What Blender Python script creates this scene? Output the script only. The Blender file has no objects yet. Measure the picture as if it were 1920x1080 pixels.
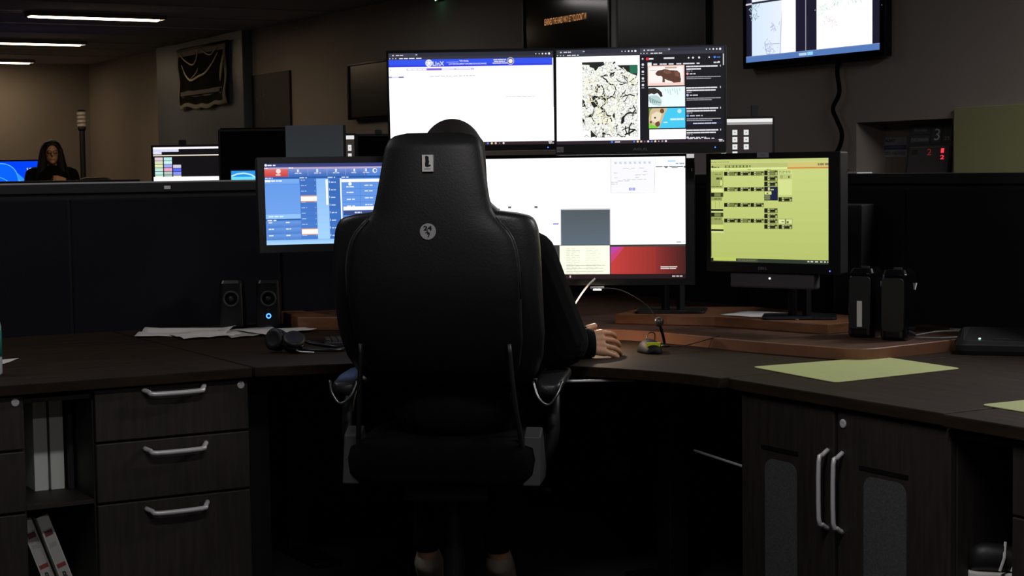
import bpy, bmesh, math, random
from mathutils import Vector, Matrix, noise
R = math.radians
random.seed(7)
scene = bpy.context.scene
C = scene.collection

# ------------------------------------------------------------------ camera
cam_d = bpy.data.cameras.new('camera'); cam = bpy.data.objects.new('camera', cam_d); C.objects.link(cam)
cam_d.sensor_width = 36; cam_d.lens = 60.0; cam_d.clip_start = .05; cam_d.clip_end = 80
_h, _t, _r = R(29.7), math.atan(222 / 3200), .0135
_f = Vector((math.sin(_h) * math.cos(_t), math.cos(_h) * math.cos(_t), -math.sin(_t)))
_x = Vector((math.cos(_h), -math.sin(_h), 0)); _u = _x.cross(_f)
_x, _u = _x * math.cos(_r) - _u * math.sin(_r), _u * math.cos(_r) + _x * math.sin(_r)
cm = Matrix((_x, _u, -_f)).transposed().to_4x4(); cm.translation = (0, 0, 1.32)
cam.matrix_world = cm
scene.camera = cam

# ------------------------------------------------------------------ world, exposure
w = bpy.data.worlds.new('world'); scene.world = w; w.use_nodes = True
w.node_tree.nodes['Background'].inputs[0].default_value = (.55, .6, .7, 1)
w.node_tree.nodes['Background'].inputs[1].default_value = .01
vs = scene.view_settings
scene.display_settings.display_device = 'sRGB'
vs.view_transform = 'Standard'; vs.look = 'None'; vs.gamma = 1; vs.exposure = 0; vs.use_curve_mapping = False
TUBE_FAR = 5.0        # W per lit fixture down the hall

# ------------------------------------------------------------------ colour and materials
def lin(c):
    return tuple((x / 255 / 12.92) if x / 255 <= .04045 else ((x / 255 + .055) / 1.055) ** 2.4 for x in c)
MATS = {}
def mat(name, col, rough=.6, metal=0, emit=None, es=1., bump=0, bscale=40, var=0, vscale=6, stretch=None, spec=.5, coat=0, trans=0, alpha=1):
    if name in MATS: return MATS[name]
    m = bpy.data.materials.new(name); m.use_nodes = True; MATS[name] = m
    nt = m.node_tree; b = nt.nodes['Principled BSDF']
    col = lin(col)
    b.inputs['Base Color'].default_value = (*col, 1); b.inputs['Roughness'].default_value = rough
    b.inputs['Metallic'].default_value = metal; b.inputs['Specular IOR Level'].default_value = spec
    b.inputs['Coat Weight'].default_value = coat; b.inputs['Transmission Weight'].default_value = trans
    if emit is not None:
        b.inputs['Emission Color'].default_value = (*lin(emit), 1); b.inputs['Emission Strength'].default_value = es
    tc = nt.nodes.new('ShaderNodeTexCoord'); mp = nt.nodes.new('ShaderNodeMapping')
    nt.links.new(tc.outputs['Object'], mp.inputs[0])
    if stretch: mp.inputs['Scale'].default_value = stretch
    n = nt.nodes.new('ShaderNodeTexNoise'); n.inputs['Scale'].default_value = vscale; n.inputs['Detail'].default_value = 6
    nt.links.new(mp.outputs[0], n.inputs['Vector'])
    if var:
        r = nt.nodes.new('ShaderNodeValToRGB'); e = r.color_ramp.elements
        e[0].position = .3; e[1].position = .7
        e[0].color = (*[max(0, c * (1 - var)) for c in col], 1); e[1].color = (*[min(1, c * (1 + var)) for c in col], 1)
        nt.links.new(n.outputs['Fac'], r.inputs[0]); nt.links.new(r.outputs[0], b.inputs['Base Color'])
    if bump:
        n2 = nt.nodes.new('ShaderNodeTexNoise'); n2.inputs['Scale'].default_value = bscale; n2.inputs['Detail'].default_value = 4
        nt.links.new(mp.outputs[0], n2.inputs['Vector'])
        bp = nt.nodes.new('ShaderNodeBump'); bp.inputs['Strength'].default_value = bump; bp.inputs['Distance'].default_value = .002
        nt.links.new(n2.outputs['Fac'], bp.inputs['Height']); nt.links.new(bp.outputs[0], b.inputs['Normal'])
    return m
WALL = mat('wall_paint', (148, 138, 130), .75, var=.06, vscale=1.5, bump=.15, bscale=60)
PILLAR = mat('pillar_paint', (78, 86, 100), .4, var=.04, vscale=3)
CEIL = mat('ceiling_board', (176, 173, 174), .95, var=.08, vscale=30, bump=.3, bscale=80)
CARPET = mat('carpet', (34, 34, 38), .95, var=.25, vscale=120, bump=.6, bscale=300)
FABRIC = mat('panel_fabric', (21, 22, 29), .95, spec=.2, var=.18, vscale=140, bump=.4, bscale=260)
CAP_GLINT = mat('cap_glint_paint', (176, 174, 178), .5, metal=.1)
WALNUT = mat('walnut_top', (40, 30, 21), .72, var=.35, vscale=5, stretch=(1.2, 9, 9), bump=.1, bscale=30, spec=.15)
WALNUT_Y = mat('walnut_top_cross', (40, 30, 21), .72, var=.35, vscale=5, stretch=(9, 1.2, 9), bump=.1, bscale=30, spec=.15)
EDGE = mat('walnut_edge', (92, 66, 48), .45, var=.2, vscale=8)
CAB = mat('cabinet_laminate', (41, 34, 33), .6, var=.3, vscale=6, stretch=(14, 14, 1.4), bump=.08, bscale=40)
BLOCK = mat('oak_block', (118, 78, 52), .4, var=.22, vscale=7, stretch=(2, 2, 10))
CHROME = mat('brushed_metal', (225, 225, 228), .38, metal=.3)
STEEL = mat('dark_steel', (44, 44, 48), .45, metal=.7)
PLAST = mat('black_plastic', (16, 16, 18), .35, bump=.05, bscale=300)
PLAST2 = mat('satin_black_plastic', (24, 24, 27), .5, bump=.05, bscale=200)
GLOSSB = mat('gloss_black', (10, 10, 12), .12)
GREYP = mat('grey_plastic', (48, 49, 52), .5)
LEATHER = mat('black_leather', (23, 23, 24), .5, var=.08, vscale=20, bump=.25, bscale=180)
LEATHER2 = mat('black_leather_bolster', (34, 34, 37), .38, var=.08, vscale=20, bump=.25, bscale=180)
PAPER = mat('paper', (215, 214, 212), .8, var=.02)
PAPER2 = mat('paper_grey', (170, 170, 166), .8, var=.04)
LABEL = mat('label_white', (225, 225, 222), .6)
INK = mat('ink', (20, 20, 24), .7)
MATG = mat('pale_green_mat', (176, 186, 128), .55, var=.03, vscale=30)
SKIN = mat('skin', (198, 150, 118), .5, var=.05, vscale=12)
CLOTH = mat('black_cloth', (11, 11, 13), .95, spec=.15, var=.15, vscale=30, bump=.3, bscale=60)
HAIR = mat('black_hair', (20, 15, 13), .75, var=.2, vscale=8, stretch=(30, 30, 2), bump=.4, bscale=60)
SHOE = mat('pale_shoe', (150, 142, 128), .7, var=.06)
BIND = mat('binder_vinyl', (226, 230, 224), .4)
DARKB = mat('binder_dark', (46, 42, 46), .5)
WHITEC = mat('white_cable', (105, 105, 106), .5)
RED = mat('red_print', (150, 60, 60), .6)

# ------------------------------------------------------------------ mesh helpers
def obj(name, bm, m, parent=None, loc=(0, 0, 0), rot=(0, 0, 0), smooth=False, bevel=0, seg=2):
    me = bpy.data.meshes.new(name)
    bmesh.ops.recalc_face_normals(bm, faces=bm.faces[:])
    bm.to_mesh(me); bm.free()
    for x in (m if isinstance(m, (list, tuple)) else [m]): me.materials.append(x)
    o = bpy.data.objects.new(name, me); C.objects.link(o)
    o.location = loc; o.rotation_euler = rot
    if parent: o.parent = parent
    if smooth:
        for p in me.polygons: p.use_smooth = True
    if bevel:
        b = o.modifiers.new('b', 'BEVEL'); b.width = bevel; b.segments = seg; b.limit_method = 'ANGLE'
    return o
def tag(o, label=None, cat=None, group=None, kind=None):
    if label: o['label'] = label
    if cat: o['category'] = cat
    if group: o['group'] = group
    if kind: o['kind'] = kind
    return o
def thing(name, label, cat, loc=(0, 0, 0), yaw=0, tilt=0, group=None):
    o = bpy.data.objects.new(name, None); C.objects.link(o); o.empty_display_size = .05
    o.location = loc; o.rotation_euler = (-tilt, 0, -yaw)
    return tag(o, label, cat, group)
def B(): return bmesh.new()
def box(bm, x0, x1, y0, y1, z0, z1, M=None):
    v = [bm.verts.new((x, y, z)) for x in (x0, x1) for y in (y0, y1) for z in (z0, z1)]
    if M is not None:
        for q in v: q.co = M @ q.co
    for f in ((0, 1, 3, 2), (4, 6, 7, 5), (0, 4, 5, 1), (2, 3, 7, 6), (0, 2, 6, 4), (1, 5, 7, 3)): bm.faces.new([v[i] for i in f])
    return bm
def bx(x0, x1, y0, y1, z0, z1): return box(B(), x0, x1, y0, y1, z0, z1)
def prism(bm, pts, z0, z1, axis='Z'):
    def P(a, b, h): return {'Z': (a, b, h), 'Y': (a, h, b), 'X': (h, a, b)}[axis]
    a = [bm.verts.new(P(x, y, z0)) for x, y in pts]; b = [bm.verts.new(P(x, y, z1)) for x, y in pts]
    bm.faces.new(a); bm.faces.new(b[::-1]); n = len(pts)
    for i in range(n): bm.faces.new((a[i], a[(i + 1) % n], b[(i + 1) % n], b[i]))
    return bm
def loft(bm, rings, cap=True, closed=True):
    vs_ = [[bm.verts.new(p) for p in r] for r in rings]
    for a, b in zip(vs_, vs_[1:]):
        n = len(a)
        for i in range(n if closed else n - 1): bm.faces.new((a[i], a[(i + 1) % n], b[(i + 1) % n], b[i]))
    if cap: bm.faces.new(vs_[0][::-1]); bm.faces.new(vs_[-1])
    return bm
def lathe(bm, prof, n=24, c=(0, 0, 0), axis='Z'):
    rings = []
    for r, z in prof:
        rings.append([])
        for i in range(n):
            a = 2 * math.pi * i / n; x, y = r * math.cos(a), r * math.sin(a)
            p = {'Z': (x, y, z), 'Y': (x, z, y), 'X': (z, x, y)}[axis]
            rings[-1].append((p[0] + c[0], p[1] + c[1], p[2] + c[2]))
    return loft(bm, rings)
def spline(pts, k=8):
    P = [Vector(p) for p in pts]; P = [P[0] * 2 - P[1]] + P + [P[-1] * 2 - P[-2]]; out = []
    for i in range(1, len(P) - 2):
        for j in range(k):
            t = j / k; a, b, c, d = P[i - 1:i + 3]
            out.append(.5 * ((2 * b) + (c - a) * t + (2 * a - 5 * b + 4 * c - d) * t * t + (3 * b - a - 3 * c + d) * t ** 3))
    return out + [P[-2]]
def tube(bm, pts, r, n=8, k=0, flat=1.0):
    P = spline(pts, k) if k else [Vector(p) for p in pts]
    rings = []; up = Vector((0, 0, 1)); prev = None
    for i, p in enumerate(P):
        t = (P[min(i + 1, len(P) - 1)] - P[max(i - 1, 0)]).normalized()
        s = t.cross(prev if prev is not None else (up if abs(t.z) < .95 else Vector((1, 0, 0)))).normalized()
        if prev is None: prev = s.cross(t).normalized()
        s = t.cross(prev).normalized(); prev = s.cross(t).normalized()
        rr = r(i / (len(P) - 1)) if callable(r) else r
        rings.append([p + s * math.cos(2 * math.pi * j / n) * rr + prev * math.sin(2 * math.pi * j / n) * rr * flat for j in range(n)])
    return loft(bm, rings)
def rrect(x0, x1, z0, z1, r, k=5):
    out = []
    for cx, cz, a0 in ((x1 - r, z1 - r, 0), (x0 + r, z1 - r, 90), (x0 + r, z0 + r, 180), (x1 - r, z0 + r, 270)):
        for i in range(k + 1):
            a = R(a0 + 90 * i / k); out.append((cx + r * math.cos(a), cz + r * math.sin(a)))
    return out
def interp(tab, x):
    tab = sorted(tab)
    if x <= tab[0][0]: return tab[0][1]
    for (a, va), (b, vb) in zip(tab, tab[1:]):
        if x <= b: return va + (vb - va) * (x - a) / (b - a)
    return tab[-1][1]
def copy_tree(o, parent=None):
    c = o.copy(); C.objects.link(c); c.parent = parent
    for ch in list(o.children): copy_tree(ch, c)
    return c
_TX = {}
def text_polys(s, bold=0.0):
    if (s, bold) in _TX: return _TX[s, bold]
    cu = bpy.data.curves.new('t', 'FONT'); cu.body = s; cu.resolution_u = 3; cu.offset = bold
    o = bpy.data.objects.new('t', cu); C.objects.link(o)
    bpy.context.view_layer.update()
    dg = bpy.context.evaluated_depsgraph_get(); me = bpy.data.meshes.new_from_object(o.evaluated_get(dg))
    V = [v.co.copy() for v in me.vertices]; F = [tuple(p.vertices) for p in me.polygons]
    bpy.data.objects.remove(o); bpy.data.meshes.remove(me); bpy.data.curves.remove(cu)
    x0 = min(v.x for v in V); x1 = max(v.x for v in V); y0 = min(v.y for v in V); y1 = max(v.y for v in V)
    V = [((v.x - x0) / (x1 - x0), (v.y - y0) / (y1 - y0)) for v in V]
    _TX[s, bold] = (V, F); return V, F

# ---- flat print on a surface: coloured polygons, u right 0..1, v down 0..1
class Canvas:
    def __init__(s, w, h): s.w, s.h, s.F, s.L = w, h, [], 0
    def poly(s, pts, col, k=1., m=0, new=True):
        if new: s.L += 1
        s.F.append(([(p[0], p[1]) for p in pts], s.L, tuple(c * k for c in lin(col)), m))
    def rect(s, u0, v0, u1, v1, col, k=1., m=0): s.poly([(u0, v0), (u1, v0), (u1, v1), (u0, v1)], col, k, m)
    def grad(s, u0, v0, u1, v1, ca, cb, n=12, horiz=False, k=1.):
        s.L += 1
        for i in range(n):
            a, b = i / n, (i + 1) / n; c = tuple(x + (y - x) * (i + .5) / n for x, y in zip(ca, cb))
            if horiz: q = [(u0 + (u1 - u0) * a, v0), (u0 + (u1 - u0) * b, v0), (u0 + (u1 - u0) * b, v1), (u0 + (u1 - u0) * a, v1)]
            else: q = [(u0, v0 + (v1 - v0) * a), (u1, v0 + (v1 - v0) * a), (u1, v0 + (v1 - v0) * b), (u0, v0 + (v1 - v0) * b)]
            s.poly(q, c, k, new=False)
    def disc(s, u, v, r, col, n=20, k=1.):       # r as a share of the height
        a = s.h / s.w
        s.poly([(u + r * a * math.cos(2 * math.pi * i / n), v + r * math.sin(2 * math.pi * i / n)) for i in range(n)], col, k)
    def star(s, u, v, r, col, n=5):
        a = s.h / s.w
        s.poly([(u + a * (r if i % 2 == 0 else r * .42) * math.sin(math.pi * i / n), v - (r if i % 2 == 0 else r * .42) * math.cos(math.pi * i / n)) for i in range(2 * n)], col)
    def line(s, pts, t, col, k=1., new=True):
        if new: s.L += 1
        a = s.h / s.w
        for (x0, y0), (x1, y1) in zip(pts, pts[1:]):
            dx, dy = (x1 - x0) / a, y1 - y0; l = math.hypot(dx, dy) or 1
            nx, ny = -dy / l * t / 2 * a, dx / l * t / 2
            s.poly([(x0 + nx, y0 + ny), (x1 + nx, y1 + ny), (x1 - nx, y1 - ny), (x0 - nx, y0 - ny)], col, k, new=False)
    def words(s, u0, v, u1, t, col, k=1., fill=.8):      # a line of print too small to read
        u = u0; rnd = random.Random(int(u0 * 1e4) + int(v * 1e4)); s.L += 1
        while u < u1 - .004:
            l = min(u1 - u, rnd.uniform(.012, .04)); s.poly([(u, v), (u + l * fill + .003, v), (u + l * fill + .003, v + t), (u, v + t)], col, k, new=False); u += l + .004
    def text(s, t, u0, v0, u1, v1, col, bold=.01, k=1.):
        V, F = text_polys(t, bold); s.L += 1
        for f in F: s.poly([(u0 + V[i][0] * (u1 - u0), v1 - V[i][1] * (v1 - v0)) for i in f], col, k, new=False)
    def build(s, name, mats, parent=None, loc=(0, 0, 0), rot=(0, 0, 0), step=.00012):
        # plane in local x/z, facing -y
        me = bpy.data.meshes.new(name); V = []; F = []; col = []; mi = []; step = min(step, .0035 / max(s.L, 1))
        for pts, L, c, m in s.F:
            b = len(V); V += [((u - .5) * s.w, -L * step, (.5 - v) * s.h) for u, v in pts]; F.append(tuple(range(b, b + len(pts)))); col.append(c); mi.append(m)
        me.from_pydata(V, [], F)
        ca = me.color_attributes.new('Col', 'FLOAT_COLOR', 'CORNER')
        for p, c, m in zip(me.polygons, col, mi):
            p.material_index = m
            for li in p.loop_indices: ca.data[li].color = (*c, 1)
        for m in (mats if isinstance(mats, (list, tuple)) else [mats]): me.materials.append(m)
        o = bpy.data.objects.new(name, me); C.objects.link(o); o.parent = parent; o.location = loc; o.rotation_euler = rot
        return o
def attr_mat(name, emit=True, strength=1., rough=.15):
    m = bpy.data.materials.new(name); m.use_nodes = True; nt = m.node_tree; b = nt.nodes['Principled BSDF']
    a = nt.nodes.new('ShaderNodeVertexColor'); a.layer_name = 'Col'
    if emit:
        b.inputs['Base Color'].default_value = (.01, .01, .01, 1); nt.links.new(a.outputs[0], b.inputs['Emission Color']); b.inputs['Emission Strength'].default_value = strength
    else: nt.links.new(a.outputs[0], b.inputs['Base Color'])
    b.inputs['Roughness'].default_value = rough
    return m
SCREEN = attr_mat('lit_screen', True, 1.0, .5)
PRINT = attr_mat('flat_print', False, 1, .6)
PRINTG = attr_mat('glossy_print', False, 1, .1)
def map_mat():
    m = bpy.data.materials.new('map_on_screen'); m.use_nodes = True; nt = m.node_tree; b = nt.nodes['Principled BSDF']; L = nt.links.new
    tc = nt.nodes.new('ShaderNodeTexCoord')
    def nz(scale, det, dist=0):
        n = nt.nodes.new('ShaderNodeTexNoise'); n.inputs['Scale'].default_value = scale; n.inputs['Detail'].default_value = det; n.inputs['Distortion'].default_value = dist
        L(tc.outputs['Object'], n.inputs['Vector']); return n
    a = nz(30, 6, 1.8); r = nt.nodes.new('ShaderNodeValToRGB'); e = r.color_ramp.elements
    e[0].position = .365; e[0].color = (.006, .006, .008, 1); e[1].position = .42; e[1].color = (.85, .87, .84, 1)
    L(a.outputs['Fac'], r.inputs[0])
    v = nt.nodes.new('ShaderNodeTexVoronoi'); v.feature = 'DISTANCE_TO_EDGE'; v.inputs['Scale'].default_value = 85; L(tc.outputs['Object'], v.inputs['Vector'])
    r2 = nt.nodes.new('ShaderNodeValToRGB'); e = r2.color_ramp.elements
    e[0].position = .02; e[0].color = (.62, .62, .62, 1); e[1].position = .10; e[1].color = (1, 1, 1, 1); L(v.outputs['Distance'], r2.inputs[0])
    c = nz(200, 3); r3 = nt.nodes.new('ShaderNodeValToRGB'); e = r3.color_ramp.elements
    e[0].position = .38; e[0].color = (.55, .55, .53, 1); e[1].position = .52; e[1].color = (1.1, 1.1, 1.05, 1); L(c.outputs['Fac'], r3.inputs[0])
    x = nt.nodes.new('ShaderNodeMixRGB'); x.blend_type = 'MULTIPLY'; x.inputs[0].default_value = 1; L(r.outputs[0], x.inputs[1]); L(r2.outputs[0], x.inputs[2])
    y = nt.nodes.new('ShaderNodeMixRGB'); y.blend_type = 'MULTIPLY'; y.inputs[0].default_value = .9; L(x.outputs[0], y.inputs[1]); L(r3.outputs[0], y.inputs[2])
    b.inputs['Base Color'].default_value = (.01, .01, .01, 1); L(y.outputs[0], b.inputs['Emission Color']); b.inputs['Emission Strength'].default_value = 1.25
    return m
MAPM = map_mat()
W = (255, 255, 255); WK = 1.35       # overexposed white on the screens

# ================================================================== SETTING
def struct(name, bm, m, **k): return tag(obj(name, bm, m, **k), kind='structure')
fl = struct('floor', bx(-5, 6.3, -3, 21.3, -.1, 0), CARPET)
ceil = struct('ceiling', bx(-5, 6.3, -3, 21.3, 2.68, 2.78), CEIL)
for i in range(21): obj('grid_bar', bx(-4.95, 5.95, -.6 + i * 1.0, -.58 + i * 1.0, 2.672, 2.681), CEIL, ceil)
wr = B()                              # wall with a recess for the plaque niche
box(wr, 6, 6.3, -3, 6.17, 0, 2.7); box(wr, 6, 6.3, 6.87, 21.3, 0, 2.7); box(wr, 6, 6.3, 6.17, 6.87, 1.54, 2.7); box(wr, 6, 6.3, 6.17, 6.87, 0, 1.2); box(wr, 6.2, 6.3, 6.17, 6.87, 1.2, 1.54)
struct('wall_right', wr, WALL)
struct('wall_far', bx(-5, 6.3, 21, 21.3, 0, 2.7), WALL)
struct('wall_left', bx(-5.3, -5, -3, 21.3, 0, 2.7), WALL)
struct('wall_near', bx(-5, 6.3, -3.3, -3, 0, 2.7), WALL)
struct('pillar', bx(5.9, 6.02, 15.46, 18.05, 0, 2.69), PILLAR, bevel=.008)
struct('baseboard_right', bx(5.98, 6.0, -3, 15.4, 0, .1), STEEL)

# ---- ceiling fixtures
def fixture(x, y, power, label, lit, group='ceiling tube lights', z=2.68, col=(1, .76, .46)):
    t = thing('ceiling_light', label, 'ceiling light', (x, y, z), group=group)
    L = 1.16
    b = B()
    for s in (-1, 1): prism(b, [(s * .11, 0), (s * .085, -.035), (s * .078, -.035), (s * .09, 0)], 0, L, 'X')
    obj('housing', b, mat('fixture_white', (120, 118, 120), .4), t)
    for xx in (0, L - .01): obj('end_cap', bx(xx, xx + .01, -.1, .1, -.035, 0), mat('fixture_white', (0, 0, 0)), t)
    r = [(.075 * math.cos(R(a)), -.012 - .035 * abs(math.sin(R(a)))) for a in range(180, 361, 20)]
    obj('lens', prism(B(), r, .012, L - .05, 'X'), mat('tube_lens_%s' % lit, (230, 225, 225), .4, emit=(255, 226, 186), es=12 if lit else .25), t, smooth=False)
    ld = bpy.data.lights.new('tube_glow', 'AREA'); ld.shape = 'RECTANGLE'; ld.size = L; ld.size_y = .16; ld.energy = power; ld.color = col
    lo = bpy.data.objects.new('tube_glow', ld); C.objects.link(lo); lo.parent = t; lo.location = (L / 2, 0, -.06)
    return t
fixture(3.62, 14.40, TUBE_FAR, 'lit ceiling tube light nearest and longest in view', True)
fixture(3.78, 17.40, TUBE_FAR * 1.7, 'lit ceiling tube light, second of the three receding to the far wall', True)
fixture(4.00, 20.35, TUBE_FAR * .35, 'lit ceiling tube light, smallest and farthest of the three', True)
for xx, yy, lb in ((.7, 2.4, 'dimmed ceiling tube light out of view in front of the left worktop'), (.7, -.6, 'dimmed ceiling tube light out of view behind the camera'), (4.3, 2.4, 'added fill tube light, unseen, above the right edge worktop'), (3.7, -.6, 'added fill tube light, unseen, near the right wall'), (.3, 5.4, 'added fill tube light, unseen, above the left worktop'), (3.9, 8.4, 'added fill tube light, unseen, above the back desk'), (4.5, 3.6, 'added fill tube light, unseen, beside the right wall niche'), (3.7, 11.4, 'added fill tube light, unseen, before the three lit ones')):  # those after the first pair are unseen fill lights added for walls and desks
    fixture(xx, yy, {(.7, 2.4): 22, (.7, -.6): 22, (4.3, 2.4): 14, (3.7, -.6): 12, (.3, 5.4): 9, (3.9, 8.4): 2.5, (4.5, 3.6): 46, (3.7, 11.4): 6}[xx, yy], lb, False, 'dimmed tube lights', col=(1, .96, .95))

# ---- cubicle partitions
def partition(name, label, x0, x1, y0, y1, n, along, h=1.29, strip=0):
    t = thing(name, label, 'partition', (0, 0, 0))
    L = (x1 - x0) if along == 'x' else (y1 - y0)
    for i in range(n):
        a = i / n * L + .006; b = (i + 1) / n * L - .006
        if along == 'x': q = (x0 + a, x0 + b, y0, y1)
        else: q = (x0, x1, y0 + a, y0 + b)
        obj('panel', bx(*q, .09, h - .055), FABRIC, t, bevel=.006)
    c = .006
    obj('cap', bx(x0 - (c if along == 'y' else 0), x1 + (c if along == 'y' else 0), y0 - (c if along == 'x' else 0), y1 + (c if along == 'x' else 0), h - .035, h), PLAST2, t, bevel=.003)
    if strip: obj('cap_glint', bx(x0, x1, max(y0, strip), y1, h, h + .005), CAP_GLINT, t)  # pale strip painting the tube lights' reflection on the cap
    obj('frame', bx(x0 + .015, x1 - .015, y0 + .015, y1 - .015, .0, h - .03), PLAST2, t)
    return t
pl_ = partition('left_partition', 'dark fabric partition with a painted glint along its cap behind the left worktop', -1.57, 4.08, 6.1, 6.17, 7, 'x', strip=.1)
pl_.name = 'cubicle_partition'
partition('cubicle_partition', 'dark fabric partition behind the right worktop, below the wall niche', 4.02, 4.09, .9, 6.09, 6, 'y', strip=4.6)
partition('cubicle_partition', 'low dark partition in front of the seated woman far down the room', 2.0, 4.5, 14.3, 14.37, 3, 'x', 1.28)
tag(obj('cap_label', bx(-.012, .012, -.001, 0, -.006, .006), LABEL, None, (2.02, 6.092, 1.272)), 'small grey label stuck on the partition cap below the far icon screen', 'label')
bpy.data.objects['cap_label'].name = 'sticker'

# ================================================================== WORKTOPS
def worktop(name, label, pts, m, z0=.722, z1=.752):
    t = thing(name, label, 'worktop')
    obj('top_board', prism(B(), pts, z0 + .0, z1), m, t, bevel=.003)
    return t
curve = [tuple(p)[:2] for p in spline([(1.808, 4.70, 0), (2.08, 4.62, 0), (2.33, 4.46, 0), (2.50, 4.27, 0), (2.62, 4.10, 0), (2.69, 3.95, 0), (2.735, 3.81, 0), (2.748, 3.70, 0)], 4)]
worktop('worktop', 'dark wood worktop on the left, above the drawer pedestals', [(-1.0, 4.70), (1.80, 4.70), (1.80, 6.10), (-1.0, 6.10)], WALNUT)
worktop('worktop', 'dark wood corner worktop with a curved front before the seated person', curve + [(4.02, 3.70), (4.02, 6.10), (1.808, 6.10)], WALNUT)
worktop('worktop', 'dark wood worktop on the right carrying the pale green mat', [(2.765, 2.87), (4.02, 2.87), (4.02, 3.692), (2.775, 3.692), (2.765, 3.66)], WALNUT_Y)
worktop('worktop', 'dark wood worktop at the right edge beyond the seam', [(2.755, 1.0), (4.02, 1.0), (4.02, 2.862), (2.755, 2.862)], WALNUT_Y)
rf = [tuple(p)[:2] for p in spline([(2.50, 5.40, 0), (2.85, 5.02, 0), (3.086, 4.72, 0), (3.156, 4.53, 0), (3.21, 4.17, 0), (3.275, 3.92, 0), (3.31, 3.81, 0), (3.36, 3.775, 0), (3.5, 3.79, 0), (4.0, 3.86, 0)], 4)]
t = thing('raised_shelf', 'raised wooden rear shelf of the corner desk under the monitors', 'shelf')
obj('shelf_board', prism(B(), rf + [(4.0, 6.08), (2.5, 6.08)], .7525, .787), mat('shelf_wood', (74, 50, 38), .5, var=.25, vscale=6, stretch=(3, 3, 9)), t, bevel=.0025)
b = B(); e0 = [Vector((*p, 0)) for p in rf]; n_ = []
for i, p in enumerate(e0):
    d_ = (e0[min(i + 1, len(e0) - 1)] - e0[max(i - 1, 0)]).normalized(); n_.append(Vector((d_.y, -d_.x, 0)) * .003)
if n_[8].x > 0: n_ = [-q for q in n_]
loft(b, [[p + Vector((0, 0, .7526)), p + q + Vector((0, 0, .7526)), p + q + Vector((0, 0, .785)), p + Vector((0, 0, .787))] for p, q in zip(e0, n_)])
obj('lamplit_edge', b, mat('lamplit_edge', (122, 82, 60), .5, var=.12, vscale=9), t)  # shelf wood in a lighter tone that paints lamp light on the front
def block(label, pts, z0, z1):
    t = thing('wooden_riser', label, 'riser'); obj('board', prism(B(), pts, z0, z1), BLOCK, t, bevel=.003)
block('thick wooden riser under the monitor stands to the right of the hand', [(3.20, 4.90), (3.306, 4.742), (3.41, 4.61), (3.52, 4.17), (3.80, 4.20), (3.76, 4.85), (3.45, 5.08)], .787, .82)
block('wooden riser beside the small speakers, left of the chair', [(2.365, 5.71), (2.495, 5.60), (2.495, 5.97), (2.42, 6.0)], .752, .80)

# ================================================================== PEDESTALS
def handle_bm(L, horiz=True, drop=.012, r=.0075):
    pts = [(-L / 2, 0, drop), (-L / 2 + .012, -.018, drop * .5), (-L / 2 + .028, -.03, 0), (L / 2 - .028, -.03, 0), (L / 2 - .012, -.018, drop * .5), (L / 2, 0, drop)]
    if not horiz: pts = [(p[2], p[1], p[0]) for p in pts]
    b = tube(B(), pts, r, 8, k=3, flat=1.0)
    return b
def lock(parent, loc, rot=(0, 0, 0), n='lock'):
    b = lathe(B(), [(.011, 0), (.011, -.003), (.009, -.004), (.004, -.004), (.004, -.0025)], 16, axis='Y'); box(b, -.001, .001, -.0048, -.0035, -.005, .005)
    return obj(n, b, CHROME, parent, loc, rot, smooth=False)
def pedestal(label, x0, x1, z=((.568, .716), (.394, .562), (.06, .388)), lockx=None, hx=None):
    t = thing('drawer_pedestal', label, 'drawer pedestal', (x0, 4.745, 0))
    w = x1 - x0
    obj('body', bx(0, w, 0, .6, .04, .72), CAB, t, bevel=.002)
    for a, b in z:
        d = obj('drawer', bx(.004, w - .004, -.02, 0, a, b), CAB, t, bevel=.003)
        obj('handle', handle_bm(.185), CHROME, d, (hx if hx is not None else w / 2, -.02, b - .035 if b < .7 else b - .02), smooth=True)
    lock(t, (lockx if lockx else w - .027, -.02, .70))
    return t
pedestal('dark wood three-drawer pedestal with bow handles, nearest to the chair', 1.335, 1.80, hx=.235)
pedestal('dark wood drawer pedestal cut off by the left edge of the picture', .68, 1.145)
t = thing('open_cubby', 'narrow dark open cubby holding binders between the two pedestals', 'cubby', (1.146, 4.745, 0))
obj('back_panel', bx(0, .188, .56, .58, .04, .72), CAB, t)
for z in (.04, .405, .705): obj('shelf', bx(0, .188, 0, .56, z - .012, z), CAB, t)
def binder(label, x, z, w, h, m, y=4.955, lean=0, red=False, group=None):
    t = thing('ring_binder', label, 'binder', (x, y, z)); t.rotation_euler = (0, lean, 0)
    b = B(); box(b, 0, w, 0, .003, 0, h); box(b, 0, .003, 0, .24, 0, h); box(b, w - .003, w, 0, .24, 0, h)
    obj('cover', b, m, t, bevel=.0015)
    obj('pages', bx(.005, w - .005, .012, .235, .006, h - .012), PAPER2, t)
    c = Canvas(w * .8, h * .7)
    if red:
        c.rect(0, 0, 1, 1, (190, 190, 188)); c.rect(.1, .02, .9, .1, (120, 60, 60)); c.text('FIRE', .15, .2, .85, .26, (150, 150, 150)); c.rect(.05, .5, .95, .56, (150, 70, 68)); c.text('B', .3, .62, .7, .74, (60, 60, 64), .03)
        c.build('spine_label', PRINT, t, (w / 2, -.0005, h * .52))
    return t
binder('pale binder squeezed against the left side of the cubby', 1.150, .405, .022, .285, BIND, y=4.90)
binder('white binder standing upright, second from the left in the upper cubby', 1.221, .405, .041, .285, BIND)
binder('white binder standing upright, third from the left in the upper cubby', 1.268, .405, .041, .285, BIND)
binder('dark thin binder at the right side of the upper cubby', 1.316, .405, .015, .27, DARKB, y=4.93)
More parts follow.
